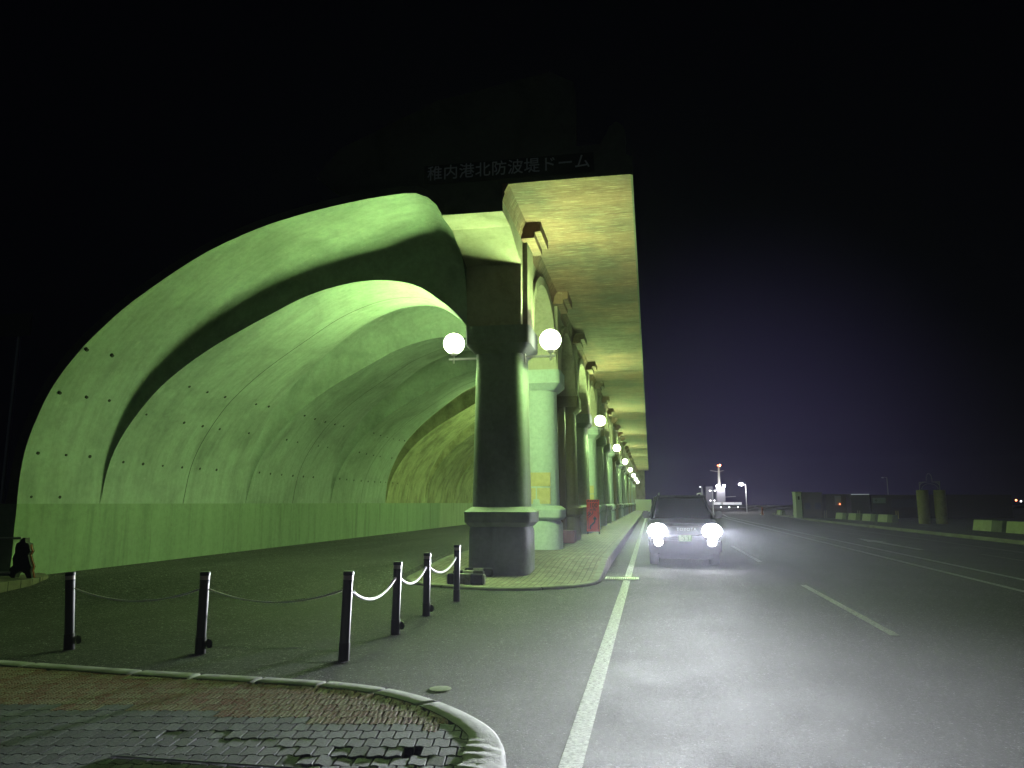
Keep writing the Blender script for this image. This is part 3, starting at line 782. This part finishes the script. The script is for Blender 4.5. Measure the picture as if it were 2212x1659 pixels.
for iu in range(-82, 18):
    for iv in range(-11, 30):
        cu = iu*PW + (PW/2 if iv % 2 else 0); cv = iv*PL
        x, y = cu*ca-cv*sa-2, cu*sa+cv*ca+3
        if y < 2.2 or x < -9: continue
        ins = inside(x, y)
        if ins < -.05: continue
        bad = .7*math.exp(-(((x+1.75)/.5)**2+((y-4.5)/.25)**2)); bad2 = math.exp(-(((x+3.0)/.5)**2+((y-4.75)/.12)**2))
        k = bad+.4*bad2
        if random.random() < .06*bad: continue
        drop = .0005*random.random()+.022*k*random.random()
        tl = (random.gauss(0, .0015+.09*k), random.gauss(0, .0015+.06*k))
        lower = 5.30 + .16*math.sin(x*1.7) 
        tact = (ins < 1.08 and y > 5.28+.05*math.sin(9*x) and x < -1.45)
        paver(bt if tact else bg, cu, cv, drop, tl, tact)
tag(bg.build('grey_pavers', M['paver']), kind='structure'); tag(bt.build('coloured_pavers', M['paver_tactile']), kind='structure')
b = MB(); b.tube([(-3.3, 4.32, .118), (-1.5, 4.33, .118), (-1.42, 4.25, .115), (-1.4, 3.6, .112)], .006, 6)
tag(b.build('cover_frame', M['galv'], smooth=40), 'thin steel edging strip of a sunken cover among the broken pavers', 'edging')
# small far island on the left
b = MB(); ip = [(-10.75, 11.0), (-10.7, 11.6), (-10.9, 12.2), (-11.35, 12.6), (-12.2, 12.9), (-14.5, 13.1), (-14.5, 9.6), (-12.3, 9.7), (-11.4, 10.1)]
A = [b.bm.verts.new((x, y, .02+gz(x, y))) for x, y in ip]; B = [b.bm.verts.new((x, y, .33)) for x, y in ip]
b.bm.faces.new(B)
for k in range(len(A)): b.bm.faces.new((A[k], A[(k+1) % len(A)], B[(k+1) % len(A)], B[k]))
b.bm.verts.ensure_lookup_table()
tag(b.build('traffic_island', M['brick']), kind='structure')

# ------------------------------------------------------------ barricade at far left
bs = empty('barricade_stand', (-11.05, 11.75, .33)); tag(bs, 'small dark splayed leg barricade stand with a reddish lit edge by the dome wall', 'barricade')
b = MB(); sh = [(-.17, 0), (-.24, .06), (-.22, .16), (-.16, .22), (-.19, .34), (-.14, .44), (-.15, .52), (-.13, .60), (-.06, .63), (-.045, .70), (.04, .70), (.05, .62), (.12, .60), (.14, .52), (.17, .47), (.13, .40), (.17, .30), (.22, .20), (.20, .13), (.25, .0), (.15, .0), (.10, .08), (0, .12), (-.08, .07), (-.1, .0)]
f_ = [b.bm.verts.new((x, -.04, z)) for x, z in sh]; k_ = [b.bm.verts.new((x, .06, z)) for x, z in sh]
b.bm.faces.new(f_); b.bm.faces.new(list(reversed(k_)))
for i in range(len(sh)): b.bm.faces.new((f_[i], k_[i], k_[(i+1) % len(sh)], f_[(i+1) % len(sh)]))
b.build('body', mat('stand_dark', (.02, .022, .02), .6), bs)
b = MB(); b.tube([(x+.012, .0, z) for x, z in ((.13, .58), (.15, .50), (.175, .47), (.14, .40), (.18, .30), (.23, .2), (.215, .13), (.26, .01))], .014, 6); b.build('lit_edge', mat('red_lit_edge', (.35, .08, .03), .6), bs)  # reddish light on the stand's edge, painted as a strip
for zz, xx, lab in ((.70, -.02, 'upper grey pipe rail of the barricade at the left edge'), (.09, -.2, 'lower grey pipe rail of the barricade at the left edge')):
    b = MB(); b.tube([(-2.6, -.10, zz-.08), (xx, -.02, zz)], .022, 10); o = b.build('pipe_rail', M['galv'], smooth=60); o.location = (-11.05, 11.72, .33); tag(o, lab, 'rail', 'pipe rails of the barricade')
ls = empty('notice_board', (-14.6, 14.2, 0)); tag(ls, 'unlit pale notice board on posts at the far left in the dark', 'sign')
b = MB(); b.box(-.9, .85, -.03, 0, 5.4, 5.93); b.build('panel', mat('notice_pale', (.10, .11, .10), .7), ls)
b = MB(); b.cyl(-.5, .05, 0, 5.9, .04, 10); b.cyl(.5, .05, 0, 5.9, .04, 10); b.build('posts', M['galv'], ls)

# ------------------------------------------------------------ car
car = empty('car', (.86, 20.3, 0)); tag(car, 'dark off road wagon facing the camera with blazing headlights on the road beside the kerb', 'car')
M['carpaint'] = mat('car_paint', (.03, .03, .042), .28, .3); M['glass'] = mat('car_glass', (.012, .013, .02), .06, spec=.8)
M['plastic'] = mat('black_plastic', (.02, .02, .023), .55); M['tyre'] = mat('tyre_rubber', (.018, .018, .018), .85)
b = MB()
def sec(y, hw, z0, z1, cr=.12):
    return [(-hw+.05, y, z0), (hw-.05, y, z0), (hw, y, z0+.1), (hw, y, z1-cr), (hw-cr*.5, y, z1-cr*.25), (hw-cr*1.6, y, z1), (0, y, z1+.025), (-hw+cr*1.6, y, z1), (-hw+cr*.5, y, z1-cr*.25), (-hw, y, z1-cr), (-hw, y, z0+.1)]
b.loft([sec(.06, .84, .50, 1.02), sec(.14, .90, .42, 1.10), (sec(.5, .93, .38, 1.15)), sec(1.15, .945, .38, 1.20), sec(1.5, .95, .36, 1.22), sec(4.2, .95, .36, 1.22), sec(4.68, .90, .42, 1.18)])
b.build('body', M['carpaint'], car, smooth=35)
b = MB(); b.loft([[(-.80, 1.30, 1.2), (.80, 1.30, 1.2), (.86, 1.7, 1.2), (.87, 4.4, 1.2), (-.87, 4.4, 1.2), (-.86, 1.7, 1.2)], [(-.63, 2.05, 1.80), (.63, 2.05, 1.80), (.69, 2.25, 1.80), (.70, 4.25, 1.80), (-.70, 4.25, 1.80), (-.69, 2.25, 1.80)]])
b.build('windows', M['glass'], car)
b = MB(); b.box(-.70, .70, 2.02, 4.3, 1.79, 1.865, .03)
for s_ in (-1, 1):
    b.tube([(s_*.84, 1.36, 1.2), (s_*.665, 2.08, 1.82)], .035, 8); b.tube([(s_*.88, 2.8, 1.2), (s_*.71, 2.8, 1.82)], .035, 8); b.tube([(s_*.88, 4.3, 1.2), (s_*.71, 4.25, 1.82)], .045, 8)
b.build('roof', M['carpaint'], car, smooth=40)
for s_ in (-1, 1):
    b = MB(); b.tube([(s_*.60, 2.25, 1.86), (s_*.60, 2.35, 1.93), (s_*.60, 4.0, 1.93), (s_*.60, 4.1, 1.86)], .018, 8); b.build('roof_rail', M['galv'], car, smooth=40)
    b = MB(); b.box(s_*1.0-.10, s_*1.0+.10, 1.42, 1.54, 1.22, 1.42, .03); b.tube([(s_*.88, 1.5, 1.25), (s_*.96, 1.5, 1.28)], .03, 8); mo = b.build('mirror', M['plastic'], car, smooth=40)
b = MB(); b.box(-.93, .93, -.10, .12, .34, .72, .05); b.box(-.7, .7, .0, .3, .20, .36, .04); b.box(-.80, .80, -.02, .12, .72, .78); b.build('bumper', M['plastic'], car, smooth=40)
gr_ = MB(); gr_.box(-.46, .46, -.005, .10, .80, 1.07, .015); go = gr_.build('grille', M['plastic'], car, smooth=40)
b = MB(); b.box(-.46, .46, -.014, -.004, 1.05, 1.07); b.box(-.46, .46, -.014, -.004, .80, .815); b.build('grille_trim', mat('chrome', (.6, .6, .65), .25, 1), go)
text_mesh('badge_text', 'TOYOTA', .115, mat('badge_silver', (.7, .7, .75), .4, emis=None), go, (0.05, -.008, .955), spacing=1.12, bold=.002)
pt = MB(); pt.box(-.165, .165, -.125, -.112, .655, .82, .004); po = pt.build('number_plate', mat('plate_white', (.75, .80, .76), .5, emis=(.8, .85, .8), estr=.0), car)
text_mesh('plate_number', '·3 31', .125, mat('plate_green', (.03, .09, .05), .6), po, (.045, -.127, .71), ext=.001, spacing=1.05)
text_mesh('plate_region', '旭川 374', .05, mat('plate_green2', (.03, .09, .05), .6), po, (0, -.127, .79), ext=.001)
M['headlamp'] = mat('headlamp_lit', (.9, .9, .9), .2, emis=(.93, .94, 1), estr=90)
M['foglamp'] = mat('foglamp_lit', (.9, .9, .9), .2, emis=(.93, .94, 1), estr=30)
for s_ in (-1, 1):
    b = MB(); b.loft([[(s_*.70+rx*math.cos(2*math.pi*k/28), y_, .92+rz_*math.sin(2*math.pi*k/28)) for k in range(28)] for y_, rx, rz_ in ((-.06, .16, .11), (-.045, .23, .175), (.0, .25, .19), (.1, .25, .19))]); hl = b.build('headlight', M['headlamp'], car, smooth=60)  # lens enlarged and rounded to stand in for the headlight glare
    b = MB(); b.loft([[(s_*.68+.11*math.cos(2*math.pi*k/20), y_, .635+.10*math.sin(2*math.pi*k/20)) for k in range(20)] for y_ in (-.13, -.05)]); b.build('fog_light', M['foglamp'], car, smooth=40)  # enlarged and set close below to fill out the same glare
    for (hz, en, sz, bl, tilt, ry) in ((.93, 88000, R(70), .9, 4.0, 0),):
        ld = bpy.data.lights.new('headlight_beam', 'SPOT'); ld.energy = en; ld.color = (.90, .93, 1.0); ld.spot_size = R(140); ld.spot_blend = 1.0; ld.shadow_soft_size = .07
        # low beam: intensity concentrated near the horizontal, fading up and down
        ld.use_nodes = True; ln = ld.node_tree; em = [x for x in ln.nodes if x.type == 'EMISSION'][0]
        ge = ln.nodes.new('ShaderNodeNewGeometry'); sz_ = ln.nodes.new('ShaderNodeSeparateXYZ'); ln.links.new(ge.outputs['Incoming'], sz_.inputs[0])
        def mth(op, a, c_): 
            q = ln.nodes.new('ShaderNodeMath'); q.operation = op
            for k_, v_ in enumerate((a, c_)):
                if hasattr(v_, 'links'): ln.links.new(v_, q.inputs[k_])
                else: q.inputs[k_].default_value = v_
            return q.outputs[0]
        ab = mth('ABSOLUTE', sz_.outputs[2], 0); p3 = mth('POWER', mth('DIVIDE', ab, .045), 4.0)
        hz_ = mth('POWER', mth('MAXIMUM', mth('ABSOLUTE', sz_.outputs[1], 0), .02), 20.0)
        ln.links.new(mth('ADD', mth('DIVIDE', hz_, mth('ADD', p3, 1.0)), .0005), em.inputs['Strength'])
        lo = bpy.data.objects.new('headlight_beam', ld); COL.objects.link(lo); lo.parent = car; lo.location = (s_*.70, -.10, hz); lo.rotation_euler = (R(-90), 0, 0)
def wheel(x, y):
    b = MB(); n = 28
    b.loft([[(x+dx, y+r*math.cos(2*math.pi*k/n), .37+r*math.sin(2*math.pi*k/n)) for k in range(n)] for dx, r in ((-.12, .30), (-.12, .36), (-.09, .375), (.09, .375), (.12, .36), (.12, .30))])
    w_ = b.build('wheel', M['tyre'], car, smooth=40)
    b = MB(); b.loft([[(x+dx, y+r*math.cos(2*math.pi*k/n), .37+r*math.sin(2*math.pi*k/n)) for k in range(n)] for dx, r in ((-.125, .24), (-.122, .05), (.122, .05), (.125, .24))]); b.build('rim', M['galv'], w_)
for x in (-.80, .80):
    for y in (.95, 3.75): wheel(x, y)

# ------------------------------------------------------------ hoarding at the far end of the pavement
b = MB(); b.box(-2.9, .2, 140, 140.06, .0, 2.25)
for k in range(11): b.box(-2.9+k*.3, -2.87+k*.3, 139.97, 140, .05, 2.2)
tag(b.build('hoarding', mat('hoarding_white', (.6, .62, .55), .6)), 'white panel hoarding closing the far end of the pavement', 'fence')

# ------------------------------------------------------------ right side: barriers, gate, huts, lamps, ship
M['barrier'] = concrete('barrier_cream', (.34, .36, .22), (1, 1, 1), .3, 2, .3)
M['barrier_dark'] = concrete('barrier_dark_end', (.11, .125, .085), (1, 1, 1), .3, 2, .3)  # darker tone for the end part of each block
def barrier():
    o = empty('concrete_barrier')
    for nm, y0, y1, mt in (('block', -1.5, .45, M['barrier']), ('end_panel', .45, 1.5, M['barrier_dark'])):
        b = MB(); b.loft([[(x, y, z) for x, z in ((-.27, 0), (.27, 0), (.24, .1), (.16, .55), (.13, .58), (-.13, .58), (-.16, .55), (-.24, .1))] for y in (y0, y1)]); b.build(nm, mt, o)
    return o
bp = barrier(); first = True
runs = [('first', 45.3-1.5+.45, 17.85, 'ahead of the gap'), ]
cents = [(18.0, 40.6, 'right edge of the view, nearest of all'), (17.85, 44.2, 'beyond the nearest one, right of the gate pillars')]
cents += [(17.45+.25*k, 73.8-3.55*k, t) for k, t in enumerate(['farthest of the long row of four', 'third along the long row of four', 'second along the long row of four', 'nearest of the long row of four'])]
cents += [(17.3+.33*k, 94.4-3.3*k, t) for k, t in enumerate(['farthest of the middle row near the white booth', 'third along the middle row near the white booth', 'second along the middle row near the white booth', 'nearest of the middle row near the white booth'])]
cents += [(16.2, 99.6, 'last one, alone beyond all the rows')]
for i, (x, y, t) in enumerate(cents):
    o = bp if i == 0 else copy_tree(bp)
    o.location = (x, y, .15); o.rotation_euler = (0, 0, math.pi+.06); o.scale = (1, 1.02 if y < 90 else .98, 1)
    tag(o, 'pale concrete barrier, ' + t, 'barrier', 'concrete barriers across the road')
gt = empty('gate_arch', (19.85, 58.4, .15)); tag(gt, 'pair of round masonry pillars carrying a small wrought iron arch across the road', 'gate')
M['masonry'] = concrete('pillar_masonry', (.22, .19, .09), (1, 1, 1), .4, 2, .3)
for x in (-.57, .57):
    b = MB()
    for k in range(6): b.lathe(x, 0, [(.37, k*.4), (.39, k*.4+.02), (.39, k*.4+.38), (.37, k*.4+.4)], 24)
    b.build('pillar', M['masonry'], gt, smooth=30)
b = MB()
for x in (-.72, .62): b.tube([(x, 0, 2.4), (x, 0, 2.98)], .02, 6)
b.tube([(-.74, 0, 2.96), (-.2, 0, 2.98)], .02, 6); b.tube([(.1, 0, 2.98), (.66, 0, 3.02)], .02, 6)
b.tube([(.19*math.cos(a)-.04, 0, 3.16+.42*math.sin(a)) for a in [math.pi*k/12-.3 for k in range(15)]], .02, 6)
for s_ in (-1, 1):
    for k in range(4): b.tube([(s_*(.2+.12*k)-.04, 0, 2.97), (s_*(.68)-.04, 0, 2.93-.12*k), (s_*.66-.04, 0, 2.5)], .012, 5)
b.tube([(.55*math.cos(math.pi*k/14)-.04, 0, 2.45+.40*math.sin(math.pi*k/14)) for k in range(15)], .016, 6)
b.build('iron_arch', mat('iron_pale', (.22, .23, .18), .6, .3), gt)

def hut(name, x0, x1, y, z1, col, label, win=(), depth=3, door=None, cat='hut'):
    o = empty(name, ((x0+x1)/2, y, .15)); tag(o, label, cat)
    hx = (x1-x0)/2; b = MB(); b.box(-hx, hx, 0, depth, 0, z1-.15); b.build('wall', mat(name+'_wall', col, .8), o)
    b = MB(); b.box(-hx-.06, hx+.06, -.08, depth+.06, z1-.15, z1-.07); b.build('roof', mat(name+'_roof', tuple(c*.7 for c in col), .7), o)
    for (a, c_, d, e) in win:
        b = MB(); b.box(a-(x0+x1)/2, c_-(x0+x1)/2, -.02, 0, d-.15, e-.15); b.build('window', mat('window_dark', (.01, .01, .012), .3), o)
    return o
hut('ticket_booth', 14.5, 15.07, 80, 2.68, (.34, .36, .30), 'narrow white booth with a small square opening, left of the brown hut', win=[(14.72, 14.88, 1.95, 2.3)], depth=1.6, cat='booth')
hut('brown_hut', 15.12, 17.03, 80, 2.62, (.045, .035, .020), 'dark brown prefabricated hut right beside the white booth', win=[(15.3, 15.9, 1.0, 1.65), (16.3, 16.9, 1.0, 1.65)])
h2 = hut('site_hut', 17.45, 19.42, 80.5, 2.42, (.035, .030, .022), 'low dark hut with a pale door panel and a tiny red lamp', win=[(19.0, 19.35, 1.2, 1.45)])
b = MB(); b.box(-.1, .5, -.03, -.004, 1.25, 2.2); b.build('door', mat('door_pale', (.12, .13, .12), .7), h2)
b = MB(); b.sphere((.35, -.06, 1.36), .055, 10, 8); b.build('signal_lamp', mat('red_lamp', (.8, .1, .05), .5, emis=(1, .16, .06), estr=22), h2)
h3 = hut('open_hut', 19.8, 21.55, 80.2, 2.42, (.028, .024, .020), 'dark hut with a bright lit awning strip along its roof edge')
b = MB(); b.box(-.85, .85, -.1, -.05, 2.30, 2.35); b.build('awning_strip', mat('strip_lit', (.7, .7, .7), .5, emis=(.7, .75, .8), estr=.55), h3)  # awning strip, its brightness put in as emission
h4 = hut('long_shed', 21.75, 34.5, 80.4, 2.36, (.020, .014, .010), 'very long low dark shed with a pale two panel sign on its wall', win=[(23.6, 26, 1.2, 2.0)], cat='shed')
b = MB(); cx = 28.125; b.box(21.9-cx, 23.1-cx, -.03, -.004, 1.45, 1.98); so = b.build('wall_sign', mat('sign_pale', (.16, .19, .17), .7), h4)
b = MB(); b.box(22.2-cx-.14, 22.2-cx+.14, -.04, -.031, 1.69, 1.75); b.box(22.2-cx-.03, 22.2-cx+.03, -.045, -.0405, 1.56, 1.88); b.cyl(0, 0, 0, 0.001, .001, 3)
b.build('cross_mark', M['board'], so)
for k, (x, y) in enumerate([(17.1, 79.2), (20.05, 78.6), (22.9, 76.5), (26.0, 74.5)]):
    g_ = empty('marker_post', (x, y, .15)); tag(g_, ['marker post pair by the brown hut', 'marker post pair by the open hut', 'brightest yellow marker post pair below the wall sign', 'faint marker post pair left of the gate pillars'][k], 'post', 'yellow marker posts before the huts')
    for dx in (-.09, .09):
        b = MB(); b.cyl(dx, 0, 0, .75, .03, 10); b.build('post', mat('marker_yellow', (.45, .40, .10) if k == 2 else (.22, .19, .12), .6), g_)

def street_lamp(x, y, h, arms, label, lit=0, head=.16, mt=None):
    o = empty('street_lamp', (x, y, 0)); tag(o, label, 'street lamp', 'street lamps beyond the car')
    b = MB(); b.loft([[(r*math.cos(2*math.pi*k/10), r*math.sin(2*math.pi*k/10), z) for k in range(10)] for r, z in ((.09, 0), (.05, h))])
    for a in arms: b.tube([(0, 0, h-.05), (a*.6, 0, h+.03), (a, 0, h)], .03, 6)
    b.build('pole', mt or mat('pole_grey', (.35, .36, .38), .5, emis=None), o, smooth=40)
    for a in arms:
        b = MB(); b.sphere((a, 0, h-.03), head, 16, 8, .5)
        b.build('lamp_head', mat('lamp_head', (.7, .7, .7), .4, emis=(1, .97, .95), estr=lit) if lit else mat('lamp_head_dim', (.5, .5, .5), .5), o, smooth=180)
    return o
o = street_lamp(16.6, 137, 4.9, [-.8], 'tall street lamp with the brightest glare, right of the moored ship', 150, .40)
ld = bpy.data.lights.new('street_light', 'POINT'); ld.energy = 2500; ld.color = (1, .93, .95); ld.shadow_soft_size = .4; lo = bpy.data.objects.new('street_light', ld); COL.objects.link(lo); lo.parent = o; lo.location = (-.8, 0, 4.6)
street_lamp(10.9, 137, 3.8, [-.42, .42], 'double headed street lamp in front of the moored ship', 5, .18)
street_lamp(9.2, 139, 4.5, [-.28], 'single headed street lamp just above the right roof edge of the car', 4, .16)
street_lamp(34.9, 120, 5.4, [-.6], 'unlit grey street lamp above the long dark shed', 0, .18, mat('pole_dim', (.30, .30, .28), .6))
b = MB(); b.poly
# ship
sh = empty('moored_ship', (24.5, 256, -.6)); tag(sh, 'moored ship with floodlit deck, tall mast and red masthead lights far down the quay', 'ship')
def sbox(name, x0, x1, z0, z1, d0, d1, mt, parent=None):
    b = MB(); b.box(x0*1.6-24.5, x1*1.6-24.5, d0, d1, 1.65+(z0-1.65)*1.6+.6, 1.65+(z1-1.65)*1.6+.6); return b.build(name, mt, parent or sh)
M['shipw'] = mat('ship_white', (.5, .5, .5), .5); M['shipd'] = mat('ship_dark', (.05, .055, .07), .6); M['shiplit'] = mat('ship_lit_panel', (.7, .7, .7), .5, emis=(.85, .85, .95), estr=.55)
b = MB(); H = [(-6, 0), (6.2, 0), (7.2, 1.7), (-7.2, 1.5)]
b.loft([[(x, y, z) for x, z in H] for y in (0, 14)]); b.build('hull', M['shipd'], sh)
sbox('superstructure', 13.6, 15.3, 1.8, 4.9, 1, 8, mat('ship_grey', (.16, .16, .19), .6)); dk = sbox('deck_house', 12.8, 18.4, 1.22, 1.78, -.2, 3, M['shipw'])
for a, c_ in ((12.85, 14.2), (14.75, 17.0), (17.1, 18.4)): sbox('lit_panel', a, c_, 1.28, 1.70, -.3, -.22, M['shiplit'], dk)
sbox('lower_strip', 13.9, 17.7, .36, .44, -.5, -.3, M['shiplit'])
sbox('stern_deck', 11.5, 12.9, 1.2, 5.0, 3, 9, mat('ship_grey2', (.09, .09, .12), .6))
b = MB(); zf = lambda z: 1.65+(z-1.65)*1.6+.6; xf = lambda x: x*1.6-24.5
b.loft([[(xf(14.3)+r*math.cos(2*math.pi*k/8), 3+r*math.sin(2*math.pi*k/8), z) for k in range(8)] for r, z in ((.55, zf(4.8)), (.22, zf(9.3)))])
b.tube([(xf(12.6), 3, zf(8.35)), (xf(14.3), 3, zf(8.1)), (xf(15.3), 3, zf(8.35))], .09, 6); b.tube([(xf(15), 3, zf(2.8)), (xf(17.5), 3, zf(2.95))], .08, 6); b.build('mast', mat('mast_grey', (.35, .35, .33), .5), sh)
for x in (13.75, 15.0):
    b = MB(); b.sphere((xf(x), -.5, zf(5.06)), .42, 16, 10); b.build('floodlight', mat('floodlit', (.9, .9, .9), .4, emis=(1, .97, .98), estr=110), sh, smooth=180)
for x in (14.1, 14.55):
    b = MB(); b.sphere((xf(x), 2.5, zf(9.4)), .26 if x > 14.3 else .18, 12, 8); b.build('masthead_lamp', mat('mast_red', (.9, .2, .1), .4, emis=(1, .28, .12), estr=50 if x > 14.3 else 8), sh, smooth=180)
for x in (13.0, 14.2, 15.9, 17.6, 12.2):
    b = MB(); b.sphere((xf(x), -.6, zf(.75 if x > 14 else 2.1)), .17, 10, 6); b.build('deck_lamp', mat('deck_lit', (.9, .9, .9), .4, emis=(1, 1, 1), estr=10), sh, smooth=180)
ld = bpy.data.lights.new('flood_light', 'POINT'); ld.energy = 1500; ld.color = (1, .97, 1); ld.shadow_soft_size = .6; lo = bpy.data.objects.new('flood_light', ld); COL.objects.link(lo); lo.parent = sh; lo.location = (xf(14.4), -2.5, zf(5.0))
# cone
b = MB(); b.lathe(0, 0, [(.22, 0), (.22, .04), (.13, .05), (.04, .72), (.0, .73)], 16); o = b.build('traffic_cone', stripes('cone_striped', (.35, .08, .03), (.4, .4, .38)), smooth=30); o.location = (15.1, 108, .0); o.rotation_euler = (0, 0, 0); o.scale = (1.3, 1.3, 1.5)
tag(o, 'small traffic cone on the road between the ship and the barriers', 'cone')
# low quay wall far off with town lights
b = MB(); b.box(-40, 300, 275, 277, 0, .8); tag(b.build('quay_wall', M['dark']), 'low dark quay wall across the water at the horizon', 'wall')
for k, (u, zz, r, col, st, lab) in enumerate([(3860, 1.0, .8, (1, .95, 1), 14, 'white town light, leftmost of the far cluster'), (3872, .5, .8, (.95, .95, 1), 14, 'white town light close right of the leftmost'), (3938, .4, .9, (1, .8, .6), 12, 'orange town light at the left of the long cluster'), (3950, .6, .9, (1, .95, .95), 16, 'white town light in the middle of the cluster'), (3957, .2, .8, (1, .7, .5), 10, 'pinkish town light in the cluster'), (3966, .4, .9, (1, .9, .9), 14, 'bright town light at the right of the cluster'), (3976, .0, .6, (1, .5, .25), 8, 'small orange town light ending the cluster'), (4002, .7, .6, (1, .25, .1), 7, 'single red town light right of the cluster'), (4021, .2, .5, (1, 1, 1), 5, 'faint white town light, rightmost of all')]):
    a = math.atan((u*.5486-1106)*math.cos(th)/1600)-ps; Y = 420
    b = MB(); b.sphere((0, 0, 0), r*.8, 10, 8); o = b.build('town_light', mat('town_light', (.9, .9, .9), .5, emis=col, estr=st), smooth=180)
    o.location = (math.tan(a)*Y, Y, 2.2+zz); tag(o, lab, 'light', 'town lights across the water')

# ------------------------------------------------------------ thin haze volume, added for a glow around the lamps
b = MB(); b.box(-700, 700, -60, 700, -1.5, 40); hz = b.build('haze', bpy.data.materials.new('haze')); tag(hz, kind='stuff')
hm = hz.data.materials[0]; hm.use_nodes = True; n_ = hm.node_tree.nodes
for x in list(n_):
    if x.type != 'OUTPUT_MATERIAL': n_.remove(x)
pv = n_.new('ShaderNodeVolumePrincipled'); pv.inputs['Color'].default_value = (.85, .85, 1, 1); pv.inputs['Density'].default_value = .00011; pv.inputs['Anisotropy'].default_value = .75
hm.node_tree.links.new(pv.outputs[0], [x for x in n_ if x.type == 'OUTPUT_MATERIAL'][0].inputs['Volume'])
